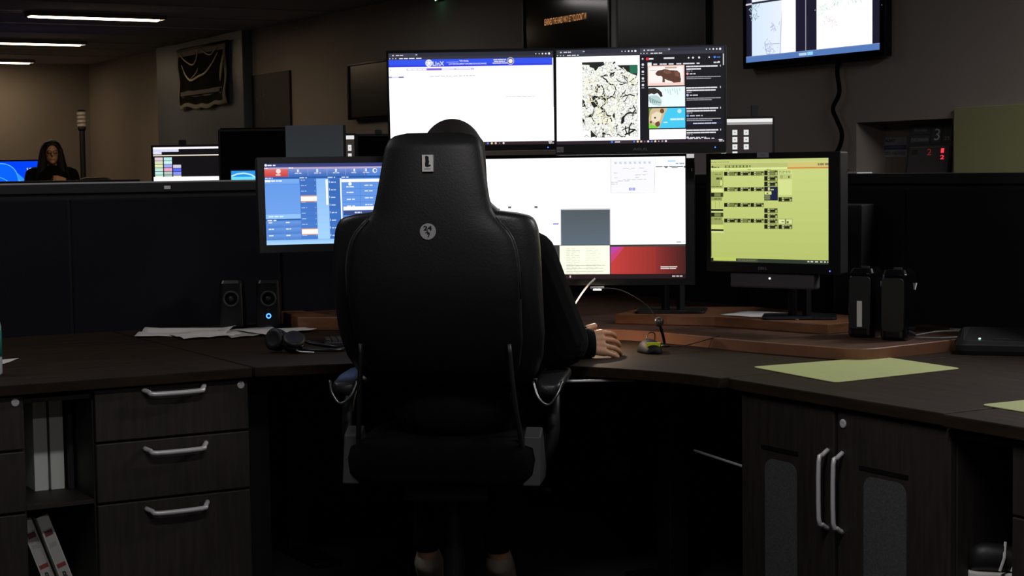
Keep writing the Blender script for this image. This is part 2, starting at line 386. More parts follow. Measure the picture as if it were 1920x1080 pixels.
binder('leaning white binder with red print in the lower cubby, left of the pair', 1.178, .075, .036, .30, BIND, y=4.87, lean=R(-19), red=True)
binder('leaning white binder with red print in the lower cubby, right of the pair', 1.222, .075, .036, .31, BIND, y=4.84, lean=R(-19), red=True)
for o in bpy.data.objects:
    if o.name.startswith('ring_binder') and 'leaning' in o['label']: o.location.x += .072; o.location.z = .055

# right-hand cupboard (faces -X): built facing -Y locally then turned
t = thing('cupboard', 'dark wood two-door cupboard with bar handles and mesh vents under the right worktop', 'cupboard', (2.80, 3.645, 0)); t.rotation_euler = (0, 0, R(-90))
Wd = .785
obj('body', bx(0, Wd, 0, .6, .04, .72), CAB, t, bevel=.002)
MESH = mat('vent_mesh', (74, 74, 76), .8, var=.35, vscale=260, bump=.5, bscale=500)
for i, (a, b) in enumerate(((.0, .382), (.39, Wd))):
    d = obj('door', bx(a + .003, b - .003, -.02, 0, .05, .642 if False else .715), CAB, t, bevel=.003)
    hx = b - .025 if i == 0 else a + .022
    obj('handle', handle_bm(.20, False, 0.0, .006), CHROME, d, (hx, -.02, .51), smooth=True)
    vx = (.105, .235) if i == 0 else (.105 + .385, .235 + .405)
    obj('vent_mesh', prism(B(), rrect(vx[0], vx[1], .10, .555 if i == 0 else .565, .03), -.0215, -.0195, 'Y'), MESH, d)
    obj('vent_slot', bx(vx[0] - .015, vx[1] + .005, -.0225, -.0195, .578, .588), PLAST, d)
lock(t, (.415, -.02, .683))
# cubby beside it with a shoe, then one more pedestal
t = thing('open_cubby', 'narrow dark open cubby with a shoe at the right edge', 'cubby', (2.80, 2.86, 0)); t.rotation_euler = (0, 0, R(-90))
obj('back_panel', bx(0, .18, .56, .58, .04, .72), CAB, t)
for z in (.04, .36, .705): obj('shelf', bx(0, .18, 0, .56, z - .012, z), CAB, t)
t = thing('drawer_pedestal', 'dark wood drawer pedestal cut off at the lower right edge', 'drawer pedestal', (2.80, 2.678, 0)); t.rotation_euler = (0, 0, R(-90))
obj('body', bx(0, .46, 0, .6, .04, .72), CAB, t, bevel=.002)
for a, b in ((.55, .716), (.394, .545), (.06, .388)):
    d = obj('drawer', bx(.004, .456, -.02, 0, a, b), CAB, t, bevel=.003)
    obj('handle', handle_bm(.185), CHROME, d, (.23, -.02, b - .03), smooth=True)

def shoe_rings(L=.27, w=.095, h=.09, k=14):
    rings = []
    for i in range(k + 1):
        t_ = i / k; y = -L / 2 + L * t_
        hw = w / 2 * interp([(0, .35), (.06, .7), (.25, .78), (.5, .8), (.72, 1), (.9, .85), (1, .3)], t_)
        hh = h * interp([(0, .75), (.1, 1.), (.3, .95), (.5, .75), (.75, .5), (.93, .36), (1, .2)], t_)
        rings.append([(hw * math.cos(a) * (1 if math.sin(a) < 0 else .9), y, .0 + max(0.0, hh * (.5 + .5 * math.sin(a)))) for a in [2 * math.pi * j / 16 for j in range(16)]])
    return rings
t = thing('sneaker', 'dark sneaker with white sole and white stripes on the low shelf at lower right', 'shoe', (2.93, 2.775, .362)); t.rotation_euler = (0, 0, R(-132))
obj('upper', loft(B(), [[(x, y, z + .018) for x, y, z in r] for r in shoe_rings(.25, .085, .07)]), PLAST2, t, smooth=True)
sp = [(.042 * interp([(0, .4), (.1, .8), (.4, .8), (.7, 1.05), (.92, .8), (1, .3)], i / 12) , -.128 + .256 * i / 12) for i in range(13)]
obj('sole', prism(B(), sp + [(-x, y) for x, y in sp[::-1]], 0, .022), LABEL, t, bevel=.004)
for k in range(5):
    obj('stripe', tube(B(), [(.044 - .001 * k, -.06 + k * .026, .03), (.036, -.05 + k * .026, .058 - k * .004), (.0, -.045 + k * .026, .088 - k * .009)], .0035, 6), LABEL, t)

# under-desk gear
t = thing('keyboard_tray_rail', 'thin bright metal rail under the corner worktop edge', 'rail')
obj('rail', tube(B(), [(2.452, 4.165, .7165), (2.722, 4.068, .7105)], .004, 8), CHROME, t, smooth=True)
for p in ((2.46, 4.162), (2.715, 4.07)): obj('bracket', bx(p[0] - .004, p[0] + .25, p[1] + .01, p[1] + .03, .712, .7215), STEEL, t)
t = thing('desk_support', 'dark steel lifting frame with bright crossbars below the corner desk', 'desk frame')
for (x, y) in ((1.90, 4.95), (2.25, 5.5), (3.05, 4.35), (3.6, 4.9)):
    obj('leg', bx(x - .035, x + .035, y - .035, y + .035, .02, .722), STEEL, t, bevel=.003)
    obj('foot', bx(x - .05, x + .05, y - .3, y + .2, 0, .02), STEEL, t, bevel=.003)
obj('crossbar', tube(B(), [(1.93, 4.95, .50), (2.22, 5.47, .50)], .012, 8), STEEL, t)
obj('crossbar', tube(B(), [(2.92, 4.05, .49), (2.855, 3.73, .495)], .004, 8), CHROME, t)
t = thing('modesty_panel', 'black back panel closing the knee space under the corner desk', 'panel')
obj('board', prism(B(), [(1.86, 5.98), (3.95, 5.98), (3.95, 3.75), (3.97, 3.75), (3.97, 6.0), (1.86, 6.0)], .1, .72), PLAST2, t)

# ================================================================== MONITORS
def monitor(label, c, yaw, tilt, w, h, canvas, bez=(.012, .012, .012, .018), depth=.035, mats=None, cat='monitor', group=None, logo=None, led=None, arm=True, back=.0, name='computer_monitor'):
    """local frame: screen centre at origin, facing -y. bez = left, right, top, bottom"""
    t = thing(name, label, cat, c, yaw, tilt, group)
    l, r, tp, bt = bez
    o = prism(B(), rrect(-w / 2 - l, w / 2 + r, -h / 2 - bt, h / 2 + tp, .006, 3), .001, depth, 'Y')
    obj('housing', o, PLAST2, t, bevel=.002)
    b = B()
    box(b, -w / 2 - l + .001, w / 2 + r - .001, -.004, .002, h / 2, h / 2 + tp - .001); box(b, -w / 2 - l + .001, w / 2 + r - .001, -.004, .002, -h / 2 - bt + .001, -h / 2)
    box(b, -w / 2 - l + .001, -w / 2, -.004, .002, -h / 2, h / 2); box(b, w / 2, w / 2 + r - .001, -.004, .002, -h / 2, h / 2)
    obj('bezel', b, PLAST, t)
    if canvas is not None: canvas.build('screen', mats or [SCREEN, MAPM], t, (0, 0, 0))
    bk = prism(B(), rrect(-w * .28, w * .28, -h * .3, h * .3, .02, 3), depth, depth + .025, 'Y'); obj('rear_cover', bk, PLAST2, t, bevel=.004)
    if logo:
        cv = Canvas(logo[2], logo[3]); cv.text(logo[0], 0, 0, 1, 1, logo[4], .015); cv.build('logo', PRINT, t, (logo[1], -.0042, -h / 2 - bt * .55), step=.0002)
    if led: obj('power_led', lathe(B(), [(.0022, 0), (.0022, -.0012)], 8, axis='Y'), mat('led_' + led[2], (10, 10, 40), .4, emit=led[3], es=3), t, (led[0], -.004, led[1]))
    return t
def edge_tabs(c, u0, u1, v0=0., vt=.075, col=(40, 42, 56), tabw=.15):
    c.rect(u0, v0, u1, v0 + vt, col); c.rect(u0 + .003, v0 + .004, u0 + tabw, v0 + .045, (62, 64, 78)); c.rect(u0, v0 + .042, u1, v0 + vt, (52, 52, 64))
    c.disc(u0 + .028, v0 + .025, .008, (230, 230, 235)); c.words(u0 + .045, v0 + .02, u0 + .09, .01, (220, 220, 225)); c.words(u0 + tabw - .01, v0 + .015, u0 + tabw + .012, .012, (180, 180, 190), fill=.4)
    for k in range(3): c.disc(u0 + .008 + .018 * k, v0 + .058, .007, (190, 190, 200))
    c.words(u0 + .065, v0 + .054, u0 + .065 + (u1 - u0) * .14, .01, (235, 235, 240))
    for k, rr in enumerate((.012, .009, .009, .006, .006)): c.disc(u1 - .025 - .02 * k, v0 + .03 if vt < .08 else v0 + .058, rr, (235, 235, 240))
def taskbar(c, us, col=(44, 32, 38), v=.965, clock=True):
    c.rect(0, v, 1, 1, col)
    cols = [(90, 120, 235), (240, 220, 160), (240, 190, 190), (140, 140, 160), (245, 225, 225)]
    for i, u in enumerate(us): c.disc(u, v + .017, .011 if i % 4 != 3 else .006, cols[i % 5])
    if clock: c.words(.965, v + .006, .995, .009, (230, 230, 230)); c.words(.968, v + .02, .995, .009, (220, 220, 220))

# --- A: upper left screen
A = Canvas(.531, .299); A.rect(0, 0, 1, 1, W, WK); A.rect(0, 0, 1, .035, (46, 46, 58)); edge_tabs(A, 0, 1, tabw=.175)
A.rect(0, .072, .993, .152, (52, 84, 240), 1.0); A.rect(0, .13, .993, .152, (48, 64, 225))
A.disc(.245, .112, .038, W); A.disc(.245, .112, .031, (190, 200, 245)); A.star(.245, .112, .03, W)
for k in range(5): A.disc(.245 + .017 * math.sin(k * 1.2566), .112 - .03 * math.cos(k * 1.2566), .006, W)
A.text('LInX', .268, .095, .338, .142, (225, 230, 255), .02)
A.text('Virginia', .43, .085, .487, .107, (250, 245, 225), .02); A.text('LAW ENFORCEMENT INFORMATION EXCHANGE', .366, .117, .595, .133, (225, 230, 255), .02)
A.line([(.352, .106), (.425, .103)], .003, (220, 225, 255))
for k, (a, b) in enumerate(((.638, .712), (.641, .705), (.632, .72))): A.words(a, .082 + .018 * k, b, .01, (245, 240, 235), fill=.95)
A.disc(.741, .103, .04, (190, 190, 205)); A.disc(.741, .103, .032, (70, 80, 160)); A.disc(.741, .103, .023, (250, 240, 215))
A.rect(.108, .166, .52, .19, (205, 195, 250)); A.rect(.232, .166, .322, .19, (140, 105, 225)); A.words(.115, .172, .228, .012, W, 1, .9); A.rect(.325, .172, .40, .184, (250, 250, 255)); A.rect(.41, .172, .50, .184, (250, 250, 255))
A.rect(.0, .25, .092, .266, (160, 140, 225)); A.rect(.018, .253, .06, .263, (235, 235, 252)); A.words(.06, .256, .09, .006, (90, 80, 120))
A.words(.25, .248, .52, .009, (190, 188, 205)); A.words(.71, .478, .885, .008, (205, 205, 212)); A.rect(.008, .178, .014, .186, (90, 90, 100))
A.rect(.993, .075, 1, .6, (225, 228, 240))
taskbar(A, [.595 + .024 * k for k in range(5)])
monitor('upper left monitor showing a white web page under a blue banner', (2.638, 4.872, 1.55), .56, -.07, .531, .299, A, bez=(.008, .007, .009, .02), logo=None, led=(.245, -.16, 'blue', (60, 110, 255)))

# --- B: upper right screen
Bc = Canvas(.531, .299); Bc.rect(0, 0, 1, 1, W, WK); edge_tabs(Bc, 0, .5, tabw=.17); edge_tabs(Bc, .5, 1, tabw=.18)
Bc.rect(.155, .135, .49, .935, W, 1.2, m=1)
Bc.L += 1
for q in ([(.155, .135), (.285, .135), (.29, .17), (.255, .19), (.235, .235), (.225, .2), (.20, .185), (.2, .165), (.155, .16)], [(.345, .14), (.37, .14), (.36, .17)], [(.365, .175), (.485, .175), (.485, .29), (.44, .26), (.40, .22)], [(.195, .47), (.225, .5), (.25, .56), (.25, .6), (.225, .62), (.21, .58), (.2, .53)], [(.155, .52), (.17, .55), (.175, .6), (.155, .61)], [(.205, .85), (.215, .87), (.24, .92), (.205, .93)]):
    Bc.poly(q, (30, 34, 32), new=False)
Bc.rect(.44, .18, .488, .265, (36, 110, 84)); Bc.rect(.355, .135, .485, .175, W, 1.2); Bc.rect(.157, .86, .2, .93, W, 1.2); Bc.line([(.165, .925), (.178, .905), (.195, .925)], .006, (120, 120, 120))
rn = random.Random(3)
def river(x, y, ang, n, t_, col=(22, 24, 24)):
    pts = [(x, y)]
    for i in range(n):
        ang += rn.uniform(-.8, .8); x += .012 * math.cos(ang); y += .021 * math.sin(ang)
        if not (.16 < x < .485 and .18 < y < .92): break
        pts.append((x, y))
        if rn.random() < .3 and n > 4: river(x, y, ang + rn.choice((-1.1, 1.1)), n // 2, t_ * .7, col)
    if len(pts) > 1: Bc.line(pts, t_, col, new=False)
Bc.L += 1
for a in ((.22, .5, .6, 9, .026), (.25, .6, .3, 9, .02), (.29, .56, -1, 7, .016), (.28, .3, 1.3, 7, .014), (.48, .3, 2.8, 10, .01), (.47, .5, 2.6, 8, .012), (.45, .78, 2, 8, .014), (.46, .6, 1.8, 6, .012), (.3, .9, -.2, 6, .01), (.28, .66, 1.5, 8, .016), (.47, .85, 2.6, 8, .018), (.27, .38, .3, 6, .012)): river(*a)
Bc.L += 1
for a in ((.30, .14, 1.55, 26, .012), (.16, .3, .3, 20, .008), (.4, .2, .9, 20, .009), (.18, .45, .9, 16, .007), (.44, .5, 1.7, 16, .008), (.2, .75, .1, 20, .008), (.33, .9, -1.2, 20, .008)): river(*a, col=(248, 246, 214))
# right-hand window: dark video site
Bc.rect(.5, .075, 1, .965, (14, 14, 24)); Bc.rect(.5, .075, .503, .965, (50, 48, 60))
Bc.disc(.518, .115, .009, (230, 230, 230)); Bc.rect(.538, .104, .555, .13, (235, 50, 70)); Bc.words(.556, .109, .585, .016, (230, 225, 230)); Bc.rect(.643, .104, .706, .122, (215, 215, 220))
for u, rr in ((.79, .009), (.816, .011), (.852, .011), (.911, .008)): Bc.disc(u, .115, rr, (225, 225, 230))
Bc.disc(.943, .115, .012, (70, 130, 235)); Bc.words(.955, .11, .978, .012, (70, 110, 200)); Bc.rect(.991, .08, .998, .2, (200, 200, 205))
Bc.rect(.547, .155, .571, .19, (245, 245, 248))
for a, b in ((.581, .604), (.619, .658), (.672, .704), (.718, .744), (.757, .823), (.837, .852)): Bc.words(a, .168, b, .014, (225, 225, 232), fill=.98)
Bc.words(.937, .163, .96, .014, (225, 225, 232)); Bc.disc(.968, .166, .011, (225, 225, 232))
for v in (.175, .25, .32, .39):
    Bc.disc(.519, v, .013, (225, 225, 230)); Bc.words(.511, v + .025, .53, .008, (200, 200, 205))
TH = [(.548, .765, .19, .40), (.551, .768, .413, .622), (.553, .769, .635, .845), (.556, .772, .858, .963)]
a = TH[0]; Bc.rect(a[0], a[2], a[1], a[3], (250, 205, 195), 1.1); Bc.rect(a[0] + .006, a[2] + .012, a[1] - .008, a[3] - .03, (240, 232, 228), 1.15); Bc.rect(.65, .205, .72, .222, (190, 170, 150)); Bc.rect(.56, .235, .60, .243, (205, 200, 200))
def bear(cv, pts, col): cv.poly(pts, col)
Bc.L += 1
for q in ([(.597, .262), (.605, .245), (.618, .238), (.632, .236), (.645, .228), (.665, .232), (.68, .24), (.70, .242), (.722, .246), (.738, .27), (.742, .31), (.742, .358), (.73, .365), (.715, .345), (.695, .36), (.665, .345), (.645, .325), (.636, .31), (.624, .296), (.612, .298), (.599, .29), (.594, .275)], [(.632, .28), (.648, .3), (.65, .365), (.634, .365), (.636, .33)], [(.68, .33), (.745, .325), (.742, .368), (.7, .372), (.69, .355)]): Bc.poly(q, (92, 58, 48), new=False)
Bc.L += 1
for q in ([(.645, .235), (.68, .245), (.69, .27), (.66, .28), (.64, .26)], [(.705, .25), (.73, .26), (.738, .31), (.71, .3)]): Bc.poly(q, (122, 80, 64), new=False)
a = TH[1]; Bc.rect(a[0], a[2], a[1], a[3], (225, 242, 242), 1.15)
Bc.poly([(.551, .425), (.59, .422), (.612, .44), (.63, .47), (.636, .51), (.625, .52), (.605, .475), (.585, .49), (.57, .48), (.551, .49)], (52, 42, 40)); Bc.poly([(.551, .505), (.58, .5), (.6, .5), (.622, .53), (.632, .56), (.625, .61), (.58, .6), (.551, .56)], (190, 215, 215))
for k in range(7): Bc.line([(.65 + .014 * k, .43), (.655 + .014 * k, .46 + .02 * (k % 3))], .008, (185, 215, 215), new=(k == 0))
for k in range(6): Bc.line([(.56 + .011 * k, .52 + .01 * k), (.565 + .012 * k, .58)], .01, (120, 150, 150), new=(k == 0))
a = TH[2]; Bc.rect(a[0], a[2], a[1], a[3], (70, 205, 245)); Bc.poly([(a[0], a[2]), (.665, a[2]), (.645, .70), (.63, .78), (.612, a[3]), (a[0], a[3])], (214, 190, 150)); Bc.poly([(.553, .635), (.575, .635), (.562, .66), (.553, .74)], (120, 150, 70)); Bc.poly([(.553, .79), (.58, .815), (.61, .83), (.60, .845), (.553, .845)], (120, 215, 60))
Bc.L += 1
for u, v, rr in ((.632, .665, .026), (.585, .745, .016), (.605, .80, .03), (.565, .78, .014)): Bc.poly([(u + rr * .5 * math.cos(i * .6), v + rr * math.sin(i * .6)) for i in range(10)], (110, 75, 50), new=False)
Bc.poly([(.57, .70), (.60, .67), (.63, .69), (.62, .76), (.59, .79), (.568, .76)], (240, 226, 196)); Bc.disc(.59, .735, .01, (60, 40, 35)); Bc.disc(.735, .67, .022, (200, 235, 248)); Bc.words(.68, .745, .76, .02, (215, 242, 248), fill=.98); Bc.words(.64, .78, .665, .01, (225, 245, 250))
a = TH[3]; Bc.rect(a[0], a[2], a[1], a[3], W, WK)
for k, v in enumerate((.20, .423, .638, .866)):
    Bc.words(.775, v, .96, .014, (235, 235, 240), fill=.99); Bc.words(.777, v + .026, .86 if k == 0 else .945, .014, (230, 230, 236), fill=.99); Bc.rect(.974, v - .005, .979, v + .015, (200, 200, 205))
    Bc.words(.777, v + .05, .81, .008, (150, 150, 158)); Bc.disc(.783, v + .082, .013, [(235, 160, 170), (190, 200, 225), (120, 160, 235), (210, 210, 220)][k]); Bc.words(.796, v + .078, .83 + .02 * k, .012, (200, 200, 208))
    if k < 3: Bc.words(.777, v + .112, .975, .008, (170, 170, 178), fill=.99); Bc.words(.777, v + .13, .925, .008, (160, 160, 168), fill=.99)
Bc.words(.785, .955, .86, .01, (225, 225, 230)); Bc.words(.88, .955, .94, .01, (225, 225, 230)); Bc.rect(.776, .786, .985, .815, (22, 26, 56)); Bc.words(.815, .796, .95, .012, (215, 220, 240), fill=.97)
taskbar(Bc, [.465 + .021 * k for k in range(10)], (40, 28, 40)); Bc.rect(.325, .972, .339, .992, (70, 130, 230)); Bc.rect(.345, .97, .455, .996, (58, 44, 52)); Bc.words(.35, .977, .385, .012, (225, 220, 225))
tB = monitor('upper right monitor with a city map beside a dark page of bear videos', (3.038, 4.496, 1.547), .70, .02, .531, .299, Bc, bez=(.005, .005, .005, .034), logo=('ASUS', -.0, .045, .008, (120, 120, 128)), led=(.236, -.166, 'blue', (60, 110, 255)))
cv = Canvas(.022, .017); cv.rect(0, 0, 1, 1, (150, 150, 155)); cv.text('HD', .1, .3, .9, .8, (70, 70, 80)); cv.build('bezel_label', PRINT, tB, (-.255, -.0045, -.166))

# --- C: large centre screen
Cc = Canvas(.708, .398); Cc.rect(0, 0, 1, 1, W, WK)
def ux(x): return (x + 64) / 1604
def vy(y): return (y - 63) / 916
Cc.rect(ux(610), vy(447), ux(985), vy(727), (205, 205, 208)); Cc.grad(ux(615), vy(457), ux(980), vy(725), (84, 92, 98), (94, 108, 122), 10)
Cc.rect(0, vy(722), 1, .965, (60, 60, 60)); Cc.rect(ux(603), vy(727), ux(978), vy(945), (248, 250, 228), 1.1)
for k in range(15): Cc.words(ux(652), vy(748 + k * 13.2), ux(755 if k % 3 else 720), .005, (214, 216, 196)); Cc.words(ux(800), vy(748 + k * 13.2), ux(880 + 30 * (k % 2)), .004, (222, 224, 206))
for k in range(3): Cc.words(ux(652), vy(875 + k * 22), ux(940), .005, (196, 198, 176), fill=.98)
Cc.grad(ux(985), vy(738), 1, .97, (132, 40, 44), (120, 34, 28), 8); Cc.grad(ux(985), vy(738), ux(1320), .97, (200, 62, 58), (150, 46, 40), 10, horiz=True); Cc.grad(ux(1320), vy(738), 1, .97, (140, 44, 42), (70, 26, 24), 10, horiz=True)
Cc.poly([(ux(985), vy(738)), (ux(1085), vy(738)), (ux(1040), vy(800)), (ux(985), vy(865))], (206, 62, 120)); Cc.poly([(ux(985), vy(738)), (ux(1060), vy(738)), (ux(1000), vy(790)), (ux(985), vy(800))], (190, 70, 170))
Cc.words(ux(1355), vy(888), ux(1485), .008, (235, 225, 220), fill=.98); Cc.words(ux(1355), vy(900), ux(1465), .008, (235, 225, 220), fill=.98)
Cc.rect(0, .962, 1, 1, (34, 16, 20)); Cc.rect(ux(676), .972, ux(688), .99, (200, 180, 185)); Cc.words(ux(1440), .975, ux(1515), .012, (190, 175, 175))
Cc.rect(0, vy(722), ux(600), vy(724), (90, 90, 90))
Cc.line([(ux(990), vy(70)), (ux(990), vy(332)), (ux(1312), vy(332)), (ux(1318), vy(70))], .004, (188, 190, 200)); Cc.rect(ux(992), vy(72), ux(1312), vy(328), (246, 246, 252), 1.05)
for k in range(8): Cc.rect(ux(1015 + 36 * k), vy(96), ux(1036 + 36 * k), vy(116), (226, 232, 240)); Cc.line([(ux(1020 + 36 * k), vy(102)), (ux(1030 + 36 * k), vy(112))], .004, (170, 176, 186))
for a, b, v in ((1080, 1170, 145), (1200, 1240, 145), (1010, 1040, 180), (1230, 1260, 170), (1170, 1250, 196), (1015, 1040, 216), (1170, 1200, 216), (1080, 1250, 231), (992, 1040, 250), (992, 1035, 263), (1040, 1130, 240)): Cc.words(ux(a), vy(v), ux(b), .005, (200, 200, 210))
for a in (1124, 1150): Cc.rect(ux(a), vy(295), ux(a + 19), vy(314), (120, 130, 235)); Cc.rect(ux(a + 4), vy(299), ux(a + 15), vy(310), (190, 195, 250))
Cc.rect(ux(1410), vy(92), ux(1470), vy(102), (150, 205, 250)); Cc.words(ux(1470), vy(112), ux(1540), .01, (150, 170, 200)); Cc.words(ux(1322), vy(134), 1, .01, (120, 124, 136), fill=.9); Cc.rect(ux(1390), vy(134), ux(1408), vy(150), (120, 124, 134)); Cc.rect(ux(1440), vy(136), ux(1486), vy(150), (160, 164, 174)); Cc.rect(ux(1528), vy(134), 1, vy(150), (130, 134, 146))
for x in (217, 416): Cc.rect(ux(x), vy(426), ux(x + 24), vy(440), (92, 92, 92))
Cc.rect(ux(555), vy(558), ux(598), vy(566), (110, 105, 225)); Cc.words(ux(1472), vy(700), ux(1512), .012, (190, 190, 190))
tC = monitor('large lower centre monitor, mostly white with a grey tile and a red desktop corner', (2.974, 4.773, 1.157), .66, .05, .708, .398, Cc, bez=(.012, .03, .012, .022), depth=.045, name='computer_monitor')
obj('bezel_label', bx(.3585, .383, -.0055, -.004, .193, .206), mat('glow_label', (235, 235, 235), .6, emit=(255, 255, 255), es=.5), tC)
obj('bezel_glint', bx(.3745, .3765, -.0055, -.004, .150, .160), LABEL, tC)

# --- E: yellow-green screen
YG = (200, 212, 126); Ec = Canvas(.42, .33); Ec.grad(0, 0, 1, 1, (205, 216, 132), (184, 196, 108), 10)
def eu(x): return (x - 100) / 1590
def ev(y): return (y - 128) / 1393
Ec.rect(0, 0, 1, ev(170), (196, 206, 124)); Ec.words(0, ev(158), eu(360), .006, (130, 140, 70)); Ec.rect(0, ev(180), 1, ev(240), (186, 194, 118))
Ec.disc(eu(120), ev(225), .012, (90, 96, 60)); Ec.words(eu(135), ev(225), eu(215), .01, (110, 118, 64))
Ec.rect(eu(290), ev(205), eu(610), ev(243), (158, 168, 92))
for x in (300, 350, 405, 450, 500, 545, 595, 635): Ec.rect(eu(x), ev(210), eu(x + 14), ev(238), (90, 100, 50)); Ec.rect(eu(x + 18), ev(214), eu(x + 40), ev(236), (176, 188, 110))
Ec.rect(0, ev(244), 1, ev(266), (226, 236, 158)); Ec.rect(eu(1145), ev(244), 1, ev(264), (206, 138, 66)); Ec.rect(eu(1150), ev(180), 1, ev(240), (212, 196, 120)); Ec.words(eu(1545), ev(196), 1, .02, (130, 130, 90))
for x in (305, 610, 870): Ec.words(eu(x), ev(264), eu(x + 50), .006, (130, 140, 70))
BK = (26, 28, 14)
def tile(x, y, style=0, w_=180, h_=56):
    Ec.rect(eu(x), ev(y), eu(x + w_), ev(y + h_), (118, 126, 66)); Ec.rect(eu(x + 2), ev(y + 4), eu(x + w_ - 2), ev(y + h_ - 5), (70, 76, 40)); Ec.rect(eu(x + 4), ev(y + 4), eu(x + 40), ev(y + h_ - 4), BK)
    Ec.rect(eu(x + 48), ev(y + 6), eu(x + 74), ev(y + h_ - 8), (196, 206, 138)); Ec.words(eu(x + 54), ev(y + 20), eu(x + 68), .012, (80, 84, 50))
    if style: Ec.rect(eu(x + 84), ev(y + 22), eu(x + 160), ev(y + 42), (20, 22, 10)); Ec.words(eu(x + 84), ev(y + 8), eu(x + 150), .006, (180, 190, 120))
    else: Ec.rect(eu(x + 80), ev(y + 8), eu(x + 140), ev(y + h_ - 8), (128, 138, 76)); Ec.words(eu(x + 82), ev(y + 26), eu(x + 138), .006, (90, 98, 50))
    Ec.rect(eu(x + 150), ev(y + 24), eu(x + 174), ev(y + h_ - 6), (172, 182, 112))
rows = ((293, (0, 1, 0)), (505, (0, 1, 1)), (717, (0, 1, 1)), (929, (1, 0, 1)))
for y, st in rows:
    for k, s_ in enumerate(st): tile(283 + 184 * k, y, s_)
for k, y in enumerate((283, 357, 430)): tile(838, y, 1 if k else 0, h_=66)
Ec.rect(eu(838), ev(500), eu(1022), ev(684), (28, 34, 66)); Ec.rect(eu(842), ev(505), eu(880), ev(556), BK); Ec.rect(eu(888), ev(508), eu(916), ev(552), (190, 200, 130)); Ec.words(eu(925), ev(530), eu(972), .012, (190, 200, 120)); Ec.rect(eu(842), ev(562), eu(936), ev(606), (210, 222, 140)); Ec.words(eu(872), ev(580), eu(892), .012, (70, 76, 40))
for k in range(4): Ec.rect(eu(842), ev(616 + 15 * k), eu(918), ev(626 + 15 * k), (140, 150, 84))
for y in (788, 862, 931, 1004): tile(838, y, 1, h_=62)
tile(1030, 640, 1, 185, 60); tile(1030, 1006, 1, 185, 60)
Ec.rect(eu(1030), ev(283), eu(1208), ev(612), (214, 226, 144)); Ec.rect(eu(1034), ev(335), eu(1208), ev(402), (188, 198, 122)); Ec.disc(eu(1075), ev(368), .016, (160, 170, 100)); Ec.words(eu(1160), ev(358), eu(1182), .02, (90, 98, 50)); Ec.words(eu(1036), ev(290), eu(1195), .01, (160, 168, 100)); Ec.words(eu(1036), ev(312), eu(1195), .008, (150, 160, 96))
Ec.rect(eu(1030), ev(928), eu(1218), ev(998), (120, 130, 70)); Ec.rect(eu(1034), ev(934), eu(1116), ev(994), (220, 232, 160)); Ec.rect(eu(1134), ev(934), eu(1214), ev(994), (212, 224, 150)); Ec.words(eu(1072), ev(960), eu(1106), .01, (120, 130, 80)); Ec.words(eu(1140), ev(960), eu(1200), .02, (100, 108, 60), fill=.4)
Ec.rect(eu(108), ev(290), eu(278), ev(540), (168, 178, 100)); Ec.words(eu(160), ev(320), eu(250), .01, (120, 128, 66)); Ec.words(eu(180), ev(370), eu(255), .022, (70, 76, 40)); Ec.words(eu(110), ev(488), eu(255), .008, (110, 118, 60)); Ec.rect(eu(235), ev(410), eu(262), ev(480), (216, 228, 140)); Ec.rect(eu(108), ev(520), eu(272), ev(568), (222, 232, 150))
for y in (578, 850): Ec.rect(eu(104), ev(y), eu(275), ev(y + 58), (62, 66, 34)); Ec.rect(eu(106), ev(y + 4), eu(146), ev(y + 52), BK); Ec.rect(eu(152), ev(y + 8), eu(240), ev(y + 50), (122, 132, 74))
for y in (640, 914): Ec.rect(eu(108), ev(y), eu(262), ev(y + 46), (150, 160, 90)); Ec.words(eu(150), ev(y + 16), eu(240), .01, (90, 98, 50))
Ec.rect(eu(108), ev(690), eu(272), ev(798), (196, 208, 120)); Ec.line([(eu(165), ev(695)), (eu(165), ev(790))], .004, (150, 160, 90)); Ec.line([(eu(222), ev(695)), (eu(222), ev(790))], .004, (150, 160, 90)); Ec.rect(eu(106), ev(802), eu(275), ev(828), BK); Ec.rect(eu(106), ev(830), eu(275), ev(846), (218, 230, 160))
Ec.rect(eu(106), ev(960), eu(275), ev(1012), (156, 166, 94)); Ec.rect(eu(106), ev(1018), eu(275), ev(1074), (206, 218, 124)); Ec.rect(eu(106), ev(1078), eu(278), ev(1102), BK); Ec.rect(eu(106), ev(1104), eu(278), ev(1124), (214, 226, 150))
Ec.rect(.0, .963, 1, 1, (46, 54, 44)); Ec.rect(.0, .955, eu(450), .99, (190, 204, 100)); Ec.rect(0, .963, .022, .995, (30, 34, 24)); Ec.rect(eu(450), .965, eu(750), .996, (70, 78, 52)); Ec.words(eu(475), .975, eu(730), .008, (110, 118, 84)); Ec.words(eu(1415), .973, 1, .012, (200, 205, 180), fill=.6)
tE = monitor('squarish monitor with a yellow-green dispatch screen, lower right', (3.398, 4.305, 1.178), 1.164, 0, .42, .33, Ec, bez=(.017, .04, .02, .032), depth=.05, logo=('DELL', -.02, .032, .008, (110, 112, 112)), led=(.215, -.186, 'blue2', (90, 90, 255)))
cv = Canvas(.042, .016); cv.rect(0, 0, 1, 1, (150, 150, 158)); cv.text('TRK2', .25, .3, .7, .7, (70, 70, 80)); cv.build('bezel_label', PRINT, tE, (-.018, -.0045, .1775))
sb = thing('monitor_sound_bar', 'grey speaker bar hung below the yellow-green monitor', 'speaker', (3.398, 4.305, 1.178), 1.164)
obj('bar_body', bx(-.145, .155, .005, .05, -.247, -.1975), mat('sound_bar_grey', (66, 64, 68), .6), sb, bevel=.006)
obj('status_light', lathe(B(), [(.0035, 0), (.003, -.002)], 10, axis='Y'), mat('white_led', (240, 240, 240), .4, emit=(255, 255, 255), es=1.2), sb, (0.0, .005, -.215))

